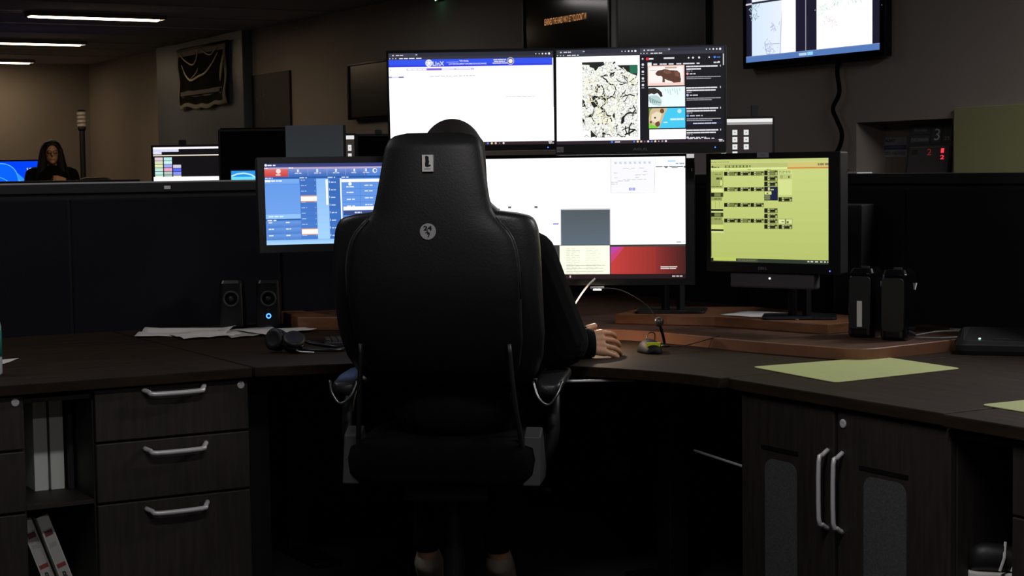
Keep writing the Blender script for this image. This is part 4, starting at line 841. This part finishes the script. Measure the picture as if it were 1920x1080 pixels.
side_speaker('black desk speaker without label, right of the labelled one', (3.60, 3.93, .787), 1.0)
# dark tower behind
t = thing('equipment_tower', 'tall matte black equipment cabinet standing behind the right speakers', 'cabinet', (3.90, 4.47, .787), 1.0)
obj('case', bx(-.05, .05, -.09, .09, 0, .40), PLAST2, t, bevel=.004); obj('front_vent', bx(-.04, .04, -.094, -.09, .05, .3), PLAST, t)
tag(obj('white_cable', tube(B(), [(3.62, 3.88, .793), (3.70, 3.82, .793), (3.80, 3.80, .797), (3.87, 3.85, .795), (3.93, 3.95, .793), (3.90, 4.02, .793)], .0035, 8, k=6), WHITEC, smooth=True), 'pale cable looping out right of the speakers, upper strand', 'cable')
tag(obj('white_cable', tube(B(), [(3.66, 3.93, .793), (3.76, 3.92, .801), (3.85, 3.86, .802), (3.93, 3.81, .793)], .0035, 8, k=6), WHITEC, smooth=True), 'pale cable crossing over the loop right of the speakers, with a white tie', 'cable')
# conference phone at right
t = thing('conference_phone', 'low black conference phone with green lights at the right', 'phone', (3.80, 3.70, .752), R(50))
rings = [[(x * s, y * s, z + (.028 if y > 0 else 0) * zz) for x, y in rrect(-.13, .13, -.085, .085, .03, 5)] for s, z, zz in ((.96, 0, 0), (1, .012, 0), (1, .03, 1), (.9, .042, 1))]
obj('phone_body', loft(B(), rings), PLAST2, t, bevel=.002)
obj('keypad', bx(-.02, .03, -.06, -.02, .042, .047), GREYP, t)
for k, (x, y) in enumerate(((-.06, -.05), (-.045, -.03))): obj('green_light', lathe(B(), [(.003, .040), (.003, .048)], 8), mat('green_led', (0, 0, 0)), t, (x, y, 0))
# mouse with yellow label + hand mouse
def mouse(label, loc, yaw, lab=False, s=1.):
    t = thing('computer_mouse', label, 'mouse', loc, yaw)
    rings = []
    for i in range(11):
        a = i / 10; y = -.055 + .11 * a; hw = .032 * math.sin(math.pi * (.12 + .76 * a)) ** .6; hh = .036 * math.sin(math.pi * (.1 + .75 * a)) ** .8
        rings.append([(hw * math.cos(b), y, max(0, hh * math.sin(b))) for b in [math.pi * k / 12 for k in range(13)]] + [(-hw * .9, y, 0), (hw * .9, y, 0)])
    o = obj('mouse_body', loft(B(), rings), mat('mouse_black', (13, 13, 14), .6, spec=.3), t, smooth=True); o.scale = (s, s, s)
    obj('wheel', lathe(B(), [(.008, -.003), (.008, .003)], 12, axis='X'), GREYP, t, (0, .032 * s, .028 * s))
    if lab:
        rings = [[(-.020, y, .018), (.020, y, .018), (.020, y, .0385 - abs(y + .02) * .35), (-.020, y, .0385 - abs(y + .02) * .35)] for y in (-.048, -.035, -.02)]
        b = B(); M_ = Matrix.Translation((0, -.0455, .024)) @ Matrix.Rotation(R(-62), 4, 'X'); box(b, -.021, .021, -.011, .011, 0, .002, M_)
        obj('yellow_label', b, mat('yellow_label', (205, 215, 40), .5, emit=(190, 200, 40), es=.12), t)
        obj('scuff', bx(-.022, -.012, -.0565, -.054, .008, .012), GREYP, t)
    return t
mouse('black mouse with a yellow label lying right of the hand', (2.965, 4.345, .752), R(20), True, 1.15)
tag(obj('mouse_cable', tube(B(), [(2.99, 4.41, .766), (3.01, 4.42, .80), (3.035, 4.42, .80), (3.045, 4.44, .76), (3.075, 4.50, .756), (3.12, 4.40, .756), (3.2, 4.3, .792)], .0016, 6, k=6), PLAST, smooth=True), 'thin black cable rising from the yellow-labelled mouse', 'cable')
mouse('black mouse under the hand of the seated person', (2.845, 4.49, .752), R(55))
# keyboard, headset
t = thing('keyboard', 'dark keyboard mostly hidden behind the chair', 'keyboard', (2.44, 5.10, .752), R(20))
obj('keyboard_base', bx(-.22, .22, -.07, .07, 0, .014), PLAST2, t, bevel=.003)
kb = bx(-.0075, .0075, -.0075, .0075, .014, .021); k0 = obj('key', kb, mat('key_cap', (58, 58, 60), .5), t, (-.205, .055, 0))
for r_ in range(6):
    for c_ in range(22):
        if r_ == 0 and c_ == 0: continue
        k = k0.copy(); C.objects.link(k); k.parent = t; k.location = (-.205 + .0195 * c_, .055 - .0215 * r_, 0)
t = thing('headset', 'black headset lying on the worktop left of the chair', 'headset', (2.09, 5.02, .752), R(30))
def ear(loc, rot, lab='ear_cup'):
    o = obj(lab, lathe(B(), [(.02, -.018), (.033, -.014), (.036, -.004), (.036, .006), (.030, .012)], 20), PLAST, t, loc, rot, smooth=True)
    obj('ear_pad', lathe(B(), [(.022, .012), (.034, .012), (.036, .02), (.030, .027), (.020, .024)], 20), LEATHER, o, smooth=True)
ear((-.075, .0, .038), (R(75), 0, R(-30))); ear((-.02, -.03, .03), (R(35), R(12), 0))
obj('headband', tube(B(), [(-.08, .01, .068), (-.05, .05, .05), (.02, .075, .02), (.10, .06, .008), (.135, .01, .008), (.11, -.04, .008), (.03, -.06, .012), (-.005, -.045, .02)], .006, 8, k=6, flat=1.), PLAST, t, smooth=True)
obj('microphone_arm', tube(B(), [(-.02, -.035, .02), (.0, -.065, .008), (.05, -.085, .006)], .0025, 6, k=5), CHROME, t, smooth=True)
obj('adjuster', tube(B(), [(-.055, .0, .055), (-.03, -.012, .062), (-.005, -.01, .056)], .003, 6, k=4), CHROME, t, smooth=True)
# gooseneck lamp
t = thing('gooseneck_lamp', 'small gooseneck lamp with a ball joint arching over the desk below the centre monitor', 'lamp', (3.09, 4.445, .752))
Lb = Vector((3.09, 4.445, .752)); ball = Vector((3.039, 4.402, 0.838)); head = Vector((2.887, 4.520, 0.945))
obj('lamp_base', lathe(B(), [(.016, 0), (.016, .006), (.006, .01)], 20), PLAST, t, (0, 0, 0), smooth=True)
obj('stem', tube(B(), [(0, 0, .006), (-.012, -.01, .035), ball - Lb], .005, 8, k=5), PLAST, t, smooth=True)
bm = B(); bmesh.ops.create_uvsphere(bm, u_segments=20, v_segments=14, radius=.016); obj('ball_joint', bm, mat('ball_satin', (90, 86, 84), .3, metal=.5), t, ball - Lb, smooth=True)
obj('arm', tube(B(), [ball - Lb, Vector((3.024, 4.449, 0.888)) - Lb, Vector((2.947, 4.474, 0.936)) - Lb, head - Lb], .0022, 6, k=8), PLAST, t, smooth=True)
b = tube(B(), [head - Lb - Vector((.03, -.03, 0)) * .5, head - Lb + Vector((.03, -.03, .002)) * .5], .007, 8, flat=.6); obj('lamp_head', b, CHROME, t, smooth=True)
obj('light_strip', bx(-.012, .012, -.004, .004, -.007, -.0045), mat('lamp_glow', (250, 240, 225), .4, emit=(255, 236, 214), es=22), t, head - Lb, (0, 0, R(-45)))
ld = bpy.data.lights.new('lamp_light', 'AREA'); ld.energy = 1.75; ld.size = .02; ld.color = (1, .72, .5); lo = bpy.data.objects.new('lamp_light', ld); C.objects.link(lo); lo.parent = t; lo.location = head - Lb + Vector((0, 0, -.012)); lo.rotation_euler = (R(12), R(12), 0)
tag(obj('white_cable', tube(B(), [(2.955, 4.64, .965), (2.925, 4.635, .945), (2.90, 4.64, .915), (2.885, 4.67, .87), (2.88, 4.75, .80), (2.93, 4.92, .79)], .0032, 8, k=6), mat('bright_cable', (235, 228, 225), .35), smooth=True), 'short bright cable hanging below the centre monitor beside the sleeve', 'cable')
# bottle at far left
t = thing('water_bottle', 'clear bottle with a teal label cut by the left edge of the picture', 'bottle', (1.108, 4.965, .752))
obj('bottle_body', lathe(B(), [(.030, 0), (.034, .006), (.034, .05), (.032, .055), (.034, .06), (.034, .14), (.028, .17), (.014, .195), (.014, .205)], 28), mat('bottle_plastic', (190, 198, 200), .15, spec=.6), t, smooth=True)
obj('bottle_label', lathe(B(), [(.0345, .055), (.0345, .13)], 28), mat('teal_label', (20, 130, 110), .4), t, smooth=True)
obj('bottle_cap', lathe(B(), [(.016, .205), (.016, .222), (.012, .224)], 20), LABEL, t, smooth=True)

# ================================================================== CHAIR
CH = (2.208, 4.223, 0); CYAW = R(38)
t = thing('dispatcher_chair', 'high-backed black leather chair with side bolsters, seen from behind', 'chair', CH, CYAW)
chair = t
def zz(y): return 1.32 - (y - 320) * .001406
def body_rings(tab, y_front, y_back, top, bot, step=.0065, lean=.0, e=.42, cx=0., pw=2.6):
    rings = []; n = int((top - bot) / step)
    for i in range(n + 1):
        z = top - (top - bot) * i / n
        hw = interp(tab, z)
        ed = min(1, ((top - z) / .035 + .04)) ** .5 * min(1, ((z - bot) / .05 + .05)) ** .5
        yf, yb = y_front, y_back; cy = (yf + yb) / 2; hd_ = (yb - yf) / 2 * ed
        off = lean * (z - 1.0) + (.42 * (z - 1.06) ** 2 if z > 1.06 else 1.5 * (1.06 - z) ** 2)
        ring = []
        for k in range(36):
            a = 2 * math.pi * k / 36; ca, sa = math.cos(a), math.sin(a)
            ring.append((cx + hw * (abs(ca) ** (2 / pw)) * (1 if ca > 0 else -1), cy + off + hd_ * (abs(sa) ** (2 / pw)) * (1 if sa > 0 else -1), z))
        rings.append(ring)
    return rings
px = 1 / 711
shell = [(zz(y), h * px) for y, h in ((249, 52), (251, 68), (255, 78), (262, 86), (275, 92), (290, 95), (330, 101), (370, 108), (395, 114), (408, 122), (420, 133), (434, 146), (450, 155), (470, 161), (500, 165), (560, 166), (640, 162), (690, 152), (720, 135), (742, 105))]
o = obj('backrest_shell', loft(B(), body_rings(shell, -.305, -.235, zz(249), zz(742), lean=-.03, cx=.006)), LEATHER, chair, smooth=True)
wing = [(zz(y), h / 695) for y, h in ((268, 70), (290, 80), (330, 90), (380, 100), (398, 120), (401, 150), (404, 168), (409, 180), (418, 187), (432, 192), (460, 195), (500, 197), (560, 198), (632, 197), (680, 190), (715, 176), (745, 150), (765, 120))]
obj('backrest_cushion', loft(B(), body_rings(wing, -.245, -.12, zz(262), zz(765), lean=-.03, pw=3.2)), LEATHER2, chair, smooth=True)
for s in (-1, 1):        # pale lines standing in for the highlight along the shell edges
    pts = [(.006 + s * hw * 1.0, -.285 + (-.03) * (z - 1.0) + (.42 * (z - 1.06) ** 2 if z > 1.06 else 1.5 * (1.06 - z) ** 2), z) for z, hw in shell[9:-4]]
    obj('edge_highlight', tube(B(), pts, .0025, 6), mat('edge_highlight_grey', (60, 60, 62), .3), chair, smooth=True)
# maker's tag with a chair outline and the round badge
cv = Canvas(.0285, .043); cv.rect(0, 0, 1, 1, (252, 252, 250)); cv.poly([(.28, .08), (.42, .05), (.62, .1), (.62, .28), (.66, .42), (.60, .6), (.78, .58), (.8, .68), (.5, .75), (.28, .7), (.26, .5), (.3, .4)], (24, 24, 24)); cv.words(.2, .82, .8, .05, (120, 120, 120))
cv.build('tag_print', PRINT, chair, (.0005, -.2945, zz(306)), step=.0003); obj('tag_plate', bx(-.014, .015, -.2942, -.280, zz(306) - .022, zz(306) + .022), mat('tag_white', (245, 245, 242), .4), chair)
obj('round_badge', lathe(B(), [(.0215, 0), (.0215, -.004), (.0205, -.005)], 32, axis='Y'), mat('badge_grey', (178, 178, 180), .45), chair, (.001, -.3045, zz(433)))
cv = Canvas(.04, .04); cv.text('24', .22, .12, .78, .42, (14, 14, 16), .035); cv.poly([(.52, .42), (.32, .57), (.48, .57), (.44, .68), (.66, .53), (.52, .53)], (14, 14, 16)); cv.text('7', .47, .60, .66, .88, (14, 14, 16), .035)
cv.build('badge_print', PRINT, chair, (.001, -.310, zz(433)), step=.0003)
# seat
rings = []
for i, (z, s) in enumerate(((.465, .82), (.475, .95), (.50, 1), (.54, 1.0), (.57, .97), (.585, .85))): rings.append([(x * s, y * s, z) for x, y in rrect(-.27, .27, -.22, .27, .09, 6)])
obj('seat', loft(B(), rings), mat('seat_fabric', (7, 7, 8), 1., spec=.1), chair, smooth=True)
for s in (-1, 1):
    q = [(-.16, .60), (-.11, .62), (-.04, .50), (-.06, .47), (-.19, .47)]
    obj('side_cover', prism(B(), q, s * .225, s * .272, 'X'), mat('cover_grey', (52, 51, 52), .55), chair, bevel=.004)
    obj('back_bracket', tube(B(), [(s * .2, -.235, .86), (s * .21, -.225, .72), (s * .225, -.17, .55), (s * .2, -.08, .47)], .014, 8, k=5, flat=.5), STEEL, chair, smooth=True)
    obj('bolt', lathe(B(), [(.008, 0), (.0075, -.005), (.003, -.006)], 6, axis='Y'), CHROME, chair, (s * .222, -.192, .497))
    a = obj('armrest', None or loft(B(), [[(s * .285 + x * k, y, z) for x, z in rrect(-.04, .04, zc - .014, zc + .014, .012, 4)] for y, k, zc in ((-.10, .5, .715), (-.085, .9, .724), (0, 1, .735), (.12, 1, .738), (.17, .9, .736), (.185, .5, .734))]), LEATHER2, chair, smooth=True)
    obj('arm_post', tube(B(), [(s * .285, .04, .725), (s * .292, -.02, .66), (s * .285, -.04, .56), (s * .22, -.03, .475)], .017, 10, k=5, flat=.7), STEEL, a, smooth=True)
    obj('arm_trim', tube(B(), [(s * .245, -.10, .742), (s * .262, -.118, .70), (s * .290, -.122, .682), (s * .314, -.115, .71), (s * .325, -.095, .742)], .0045, 6, k=6), mat('arm_trim_metal', (120, 120, 122), .3, metal=.9), a, smooth=True)
obj('mechanism', bx(-.12, .12, -.12, .14, .41, .466), STEEL, chair, bevel=.008)
obj('lever', tube(B(), [(.10, .0, .43), (.24, .0, .43), (.28, -.02, .425)], .006, 8), STEEL, chair)
obj('gas_column', lathe(B(), [(.03, .09), (.03, .26), (.02, .262), (.02, .415)], 20), STEEL, chair, smooth=False)
for k in range(5):
    a = R(90 + 72 * k + 20); e = Vector((math.cos(a), math.sin(a), 0))
    leg = obj('base_leg', tube(B(), [(0, 0, .10), tuple(e * .15 + Vector((0, 0, .10))), tuple(e * .32 + Vector((0, 0, .075)))], lambda u: .026 - .01 * u, 8), PLAST2, chair, smooth=True)
    obj('caster', lathe(B(), [(.015, -.02), (.028, -.016), (.028, .016), (.015, .02)], 16, axis='X'), PLAST, leg, tuple(e * .32 + Vector((0, 0, .029))), (0, 0, a))

# ================================================================== PEOPLE
def limb(bm, a, b, ra, rb, n=14):
    a, b = Vector(a), Vector(b); d = b - a
    if d.length < 1e-5: return
    M = Matrix.Translation((a + b) / 2) @ d.to_track_quat('Z', 'Y').to_matrix().to_4x4()
    bmesh.ops.create_cone(bm, cap_ends=True, segments=n, radius1=ra, radius2=rb, depth=d.length, matrix=M)
    for p, r in ((a, ra), (b, rb)): bmesh.ops.create_uvsphere(bm, u_segments=n, v_segments=10, radius=r, matrix=Matrix.Translation(p))
def ell(bm, c, r, rot=None):
    M = Matrix.Translation(c) @ (rot.to_matrix().to_4x4() if rot else Matrix()) @ Matrix.Diagonal((*r, 1)); bmesh.ops.create_uvsphere(bm, u_segments=24, v_segments=16, radius=1, matrix=M)
from mathutils import Euler
def head_geo(bm, c, s=1., yaw=0.):
    E_ = Euler((0, 0, yaw)); 
    def P(x, y, z): return Vector(c) + E_.to_matrix() @ Vector((x, y, z)) * s
    ell(bm, P(0, -.005, .02), (.075 * s, .094 * s, .10 * s), E_); ell(bm, P(0, .025, -.045), (.056 * s, .066 * s, .07 * s), E_)
    limb(bm, P(0, .088, .012), P(0, .108, -.018), .009 * s, .014 * s); ell(bm, P(0, .088, -.052), (.026 * s, .012 * s, .009 * s), E_); ell(bm, P(0, .078, -.088), (.026 * s, .02 * s, .02 * s), E_)
    for k in (-1, 1):
        ell(bm, P(k * .077, -.002, -.005), (.009 * s, .02 * s, .032 * s), E_); ell(bm, P(k * .03, .083, .012), (.016 * s, .012 * s, .009 * s), E_); ell(bm, P(k * .03, .086, .03), (.022 * s, .008 * s, .006 * s), E_)
def hand_geo(bm, w, d, up, s=1., side=1, curl=.25):
    """palm from wrist w along d; up = back of the hand; side = thumb side"""
    d = Vector(d).normalized(); up = (Vector(up) - d * Vector(up).dot(d)).normalized(); x = d.cross(up) * side; w = Vector(w)
    for k in (-1, -.33, .33, 1): limb(bm, w + d * .015 * s + x * k * .018 * s, w + d * .085 * s + x * k * .033 * s, .015 * s, .0115 * s, 10)
    for k, L, a0 in ((1, .072, .12), (.36, .08, .05), (-.32, .074, -.04), (-.98, .058, -.14)):
        b = w + d * .088 * s + x * k * .034 * s; dd = (d + x * a0 * 1.5).normalized(); r = .0084 * s; c = curl * (1 + .12 * k)
        for f in (.45, .32, .23):
            c2 = (dd * math.cos(c) - up * math.sin(c)).normalized(); e = b + c2 * L * f * s; limb(bm, b, e, r, r * .93, 10); b = e; r *= .92; c += curl
    b = w + d * .028 * s + x * .028 * s; e = b + (d * .6 + x * .75 - up * .25).normalized() * .038 * s; limb(bm, b, e, .013 * s, .0105 * s, 8)
    e2 = e + (d * .85 + x * .4 - up * .2).normalized() * .028 * s; limb(bm, e, e2, .0105 * s, .0085 * s, 8)
def fuse(name, bm, mats, parent, classify, voxel=.006, smooth=3):
    me = bpy.data.meshes.new(name); bm.to_mesh(me); bm.free(); o = bpy.data.objects.new(name, me); C.objects.link(o)
    r = o.modifiers.new('r', 'REMESH'); r.mode = 'VOXEL'; r.voxel_size = voxel
    s = o.modifiers.new('s', 'SMOOTH'); s.factor = .5; s.iterations = smooth
    bpy.context.view_layer.update(); dg = bpy.context.evaluated_depsgraph_get(); m2 = bpy.data.meshes.new_from_object(o.evaluated_get(dg)); o.modifiers.clear(); o.data = m2
    m2.materials.clear()
    for m in mats: m2.materials.append(m)
    for p in m2.polygons: p.use_smooth = True; p.material_index = classify(p.center)
    o.parent = parent; return o
# --- the dispatcher, in the chair's frame
P1 = thing('person', 'person in a black long-sleeved top seated in the high-backed chair, right hand on the desk', 'person', CH, CYAW)
inv = (Matrix.Translation(CH) @ Matrix.Rotation(-CYAW, 4, 'Z')).inverted()
def L_(p): return inv @ Vector(p)
bm = B()
ell(bm, (0, .03, .655), (.175, .14, .10)); ell(bm, (0, .02, .80), (.15, .115, .16)); ell(bm, (.0, .015, .98), (.175, .118, .17)); ell(bm, (.0, .01, 1.09), (.19, .095, .075)); ell(bm, (.005, .005, .9), (.155, .11, .2))
limb(bm, (-.14, .01, 1.12), (.02, 0, 1.17), .05, .055); limb(bm, (.16, .01, 1.115), (.02, 0, 1.17), .055, .055); limb(bm, (.01, .005, 1.14), (.014, .02, 1.25), .058, .054)
HC = (.014, .035, 1.326); head_geo(bm, HC, 1.0, R(-6))
shR = Vector((.228, .015, 1.075)); elR = L_((2.517, 4.122, 0.831)); wrR = L_((2.676, 4.340, 0.796))
limb(bm, shR, elR, .074, .072); limb(bm, elR, wrR, .070, .031); limb(bm, (.15, .01, 1.07), shR, .078, .074); limb(bm, (.19, .02, .98), elR + Vector((-.03, 0, -.02)), .06, .06); limb(bm, (.17, .02, .85), elR + Vector((-.04, 0, -.03)), .05, .05)
hdR = inv.to_3x3() @ Vector((.93, -.28, .0)); limb(bm, wrR, wrR + hdR.normalized() * .035, .044, .040)
hand_geo(bm, wrR + hdR.normalized() * .012, hdR, (inv.to_3x3() @ Vector((-.38, -.70, .60))), 1.04, -1, .36)
shL = Vector((-.205, .015, 1.085)); elL = Vector((-.25, .12, .80)); wrL = Vector((-.13, .36, .79)); limb(bm, shL, elL, .060, .047); limb(bm, elL, wrL, .045, .03); limb(bm, (-.15, .01, 1.08), shL, .07, .06)
hand_geo(bm, wrL + Vector((.006, .01, 0)), Vector((.25, 1, -.05)), (0, 0, 1), 1., 1, .25)
for s in (-1, 1):
    hip = Vector((s * .09, .05, .645)); kn = Vector((s * .13, .47, .60)); an = Vector((s * .105, .13, .245))
    limb(bm, hip, kn, .088, .066); limb(bm, kn, an, .062, .040); limb(bm, an, an + Vector((0, .03, -.07)), .033, .03); limb(bm, an + Vector((0, .02, -.07)), an + Vector((0, .15, -.17)), .03, .026)
wq = wrR.copy(); hdn = hdR.normalized()
def cls1(c):
    if (c - wq).dot(hdn) > .058 and (c - wq).length < .26 and c.z < .9: return 1
    if (c - wrL).dot(Vector((.24, .97, 0))) > .01 and (c - wrL).length < .24: return 1
    if c.z > 1.19: return 1
    if c.z < .215: return 1
    return 0
body = fuse('body', bm, [CLOTH, SKIN], P1, cls1, .0032, 2)
def hair_cap(name, c, s, parent, yaw=0., longh=False):
    bm = B(); E_ = Euler((0, 0, yaw))
    def P(x, y, z): return Vector(c) + E_.to_matrix() @ Vector((x, y, z)) * s
    ell(bm, P(0, -.022, .035), (.089 * s, .098 * s, .103 * s), E_); ell(bm, P(0, -.045, -.03), (.084 * s, .075 * s, .10 * s), E_)
    for k in (-1, 1): limb(bm, P(k * .06, .0, .06), P(k * .076, -.01, -.07), .028 * s, .022 * s)
    if longh:
        for k in (-1, 1): limb(bm, P(k * .07, .0, .03), P(k * .095, -.01, -.14), .038 * s, .045 * s); limb(bm, P(k * .095, -.01, -.14), P(k * .11, .03, -.27), .045 * s, .025 * s)
        limb(bm, P(0, -.06, 0), P(0, -.09, -.25), .08 * s, .07 * s)
    return fuse(name, bm, [HAIR], parent, lambda c_: 0, .006 * s, 5)
obj('cuff', tube(B(), [wrR + hdn * .035, wrR + hdn * .05, wrR + hdn * .068], lambda u: .046 - .003 * abs(2 * u - 1), 20), CLOTH, P1, smooth=True)
hr = hair_cap('hair', HC, 1.0, P1, R(-6))
for k in range(7):      # loose strands over the shoulder
    a = R(-10 + 9 * k); obj('loose_strand', tube(B(), [(HC[0] + .07, -.03, 1.28), (HC[0] + .085 + .004 * k, -.04, 1.22), (HC[0] + .10 + .006 * k, -.035, 1.175 + .006 * k)], .0022, 5, k=4), HAIR, P1, smooth=True)
for s in (-1, 1):
    o = obj('shoe', loft(B(), shoe_rings(.27, .115, .105)), SHOE, P1, (s * .105, .205, .082), (R(-38), 0, 0), smooth=True)
# --- the woman far down the room (standing at the far desk)
P2 = thing('person', 'woman with long dark hair and glasses, black top, far down the room', 'person', (4.25, 16.2, 0)); P2.rotation_euler = (0, 0, R(170))
bm = B(); hC = (0, .03, 1.53)
ell(bm, (0, 0, .98), (.17, .12, .14)); ell(bm, (0, 0, 1.12), (.15, .11, .16)); ell(bm, (0, 0, 1.28), (.18, .115, .14)); limb(bm, (-.16, 0, 1.35), (.16, 0, 1.35), .055, .055); limb(bm, (0, 0, 1.34), (0, .02, 1.47), .05, .045); head_geo(bm, hC, .94)
for s in (-1, 1):
    limb(bm, (s * .19, 0, 1.335), (s * .25, .04, 1.10), .055, .045); hz = 1.27 if s < 0 else 1.16; limb(bm, (s * .25, .04, 1.10), (s * .11, .22, hz), .042, .028); hand_geo(bm, (s * .10, .225, hz + .005), (-s * .8, .1, .15), (s * .1, .8, .5), .92, s, .5)
    limb(bm, (s * .09, 0, .95), (s * .1, 0, .5), .09, .055); limb(bm, (s * .1, 0, .5), (s * .1, -.01, .1), .055, .036); limb(bm, (s * .1, -.02, .04), (s * .1, .13, .035), .04, .034)
fuse('body', bm, [CLOTH, SKIN], P2, lambda c_: 1 if c_.z > 1.42 or (c_.y > .17 and abs(c_.x) < .105 and 1.12 < c_.z < 1.36) else 0, .007, 3)
hair2 = hair_cap('hair', hC, .98, P2, 0, True)
b = B(); rh = random.Random(4)
for k in range(70):
    s_ = -1 if k % 2 else 1; q = rh.random(); x0 = s_ * .004; y0 = .07 - .13 * q; ph = rh.uniform(0, 6)
    pts = [(x0, y0, hC[2] + .128 - .9 * y0 * y0 * 4), (s_ * .06, y0 * 1.0 + .004, hC[2] + .098), (s_ * (.088 + .01 * rh.random()), y0 * .75, hC[2] + .03)]
    for j in range(1, 6): pts.append((s_ * (.094 + .011 * j + .007 * math.sin(ph + j * 1.6)), y0 * .6 + .008 * math.cos(ph + j * 1.3) + .012 * j, hC[2] + .03 - .055 * j))
    tube(b, pts, lambda u: .0065 * (1 - .6 * u), 5, k=3)
obj('hair_strands', b, HAIR, hair2, smooth=True)['kind'] = 'stuff'
b = B()
for s in (-1, 1): tube(b, [(s * .03 + .022 * math.cos(a * .7), .128, 1.543 + .016 * math.sin(a * .7)) for a in range(10)], .002, 5); tube(b, [(s * .052, .125, 1.545), (s * .075, .05, 1.545)], .002, 5)
tube(b, [(-.01, .13, 1.545), (.01, .13, 1.545)], .002, 5); obj('glasses', b, PLAST, P2)
# far desk, screen and pole
t = thing('far_desk', 'dark desk far down the room below the seated woman', 'desk', (0, 0, 0)); obj('desk_board', bx(2.4, 5.6, 16.85, 18.2, .95, .98), WALNUT, t)
for p in ((2.5, 16.95), (5.5, 16.95), (2.5, 18.1), (5.5, 18.1)): obj('leg', bx(p[0] - .03, p[0] + .03, p[1] - .03, p[1] + .03, 0, .95), STEEL, t)
FB = Canvas(.72, .405); FB.rect(0, 0, 1, 1, (0, 70, 255)); FB.grad(0, 0, 1, 1, (0, 66, 250), (0, 80, 255), 6)
def arc(pts, w0, col):
    FB.line([tuple(p)[:2] for p in spline([(x, y, 0) for x, y in pts], 8)], w0, col)
FB.poly([tuple(p)[:2] for p in spline([(.28, .08, 0), (.45, .05, 0), (.58, .12, 0), (.66, .3, 0), (.69, .62, 0)], 6)] + [(.69, 1), (.2, 1), (.2, .3)], (8, 100, 255)); arc([(.1, .2), (.28, .1), (.45, .05), (.58, .12), (.66, .3), (.69, .62)], .02, (90, 190, 255))
FB.poly([(.665, .28), (.75, .42), (.86, .62), (.86, .66), (.69, .66)], (50, 150, 255)); FB.poly([(.69, .45), (.76, .58), (.76, .66), (.695, .66)], (120, 205, 255)); arc([(.2, .4), (.38, .38), (.5, .45), (.62, .64)], .02, (80, 180, 255)); FB.text('10', .80, .16, .88, .22, (200, 215, 255), .03)
p = rgt(4.388, 17.124, .72)
tb = monitor('far bright blue desktop screen beside the woman', (p[0], p[1], 1.468 - .2025), hd, 0, .72, .405, FB, bez=(.015, .015, .015, .03), depth=.03); obj('stand_neck', bx(-.03, .03, .03, .06, -.285, -.1), PLAST2, tb); obj('stand_base', bx(-.12, .12, -.03, .12, -.285, -.275), PLAST2, tb)
t = thing('floor_lamp', 'slim dark standing pole lamp with a pale ribbed head, unlit, far left corner', 'lamp', (5.18, 18.45, 0))
obj('pole', lathe(B(), [(.03, .02), (.03, 1.80), (.045, 1.82), (.045, 1.84)], 16), PLAST2, t); obj('base', lathe(B(), [(.17, 0), (.17, .02), (.03, .03)], 24), PLAST2, t)
for k in range(4): obj('shade_ring', lathe(B(), [(.035, 0), (.05, .006), (.05, .030), (.035, .036)], 18), mat('ribbed_shade', (190, 186, 182), .5), t, (0, 0, 1.845 + .042 * k))
obj('shade_cap', lathe(B(), [(.04, 2.013), (.05, 2.018), (.03, 2.03)], 18), PLAST2, t)
t = thing('desk_chair', 'black chair with its back just showing beside the far woman', 'chair', (4.75, 16.5, 0)); t.rotation_euler = (0, 0, R(160))
obj('backrest', prism(B(), rrect(-.2, .2, .8, 1.30, .12, 6), 0, .06, 'Y'), PLAST2, t, bevel=.01); obj('seat', prism(B(), rrect(-.22, .22, -.42, .02, .1, 6), .68, .74), PLAST2, t)
obj('post', bx(-.02, .02, -.22, -.18, .02, .68), STEEL, t); obj('bracket', bx(-.03, .03, .0, .03, .7, .85), STEEL, t); obj('base', lathe(B(), [(.26, 0), (.26, .015), (.03, .03)], 20, c=(0, -.2, 0)), PLAST2, t)
scene.cycles.use_denoising = True
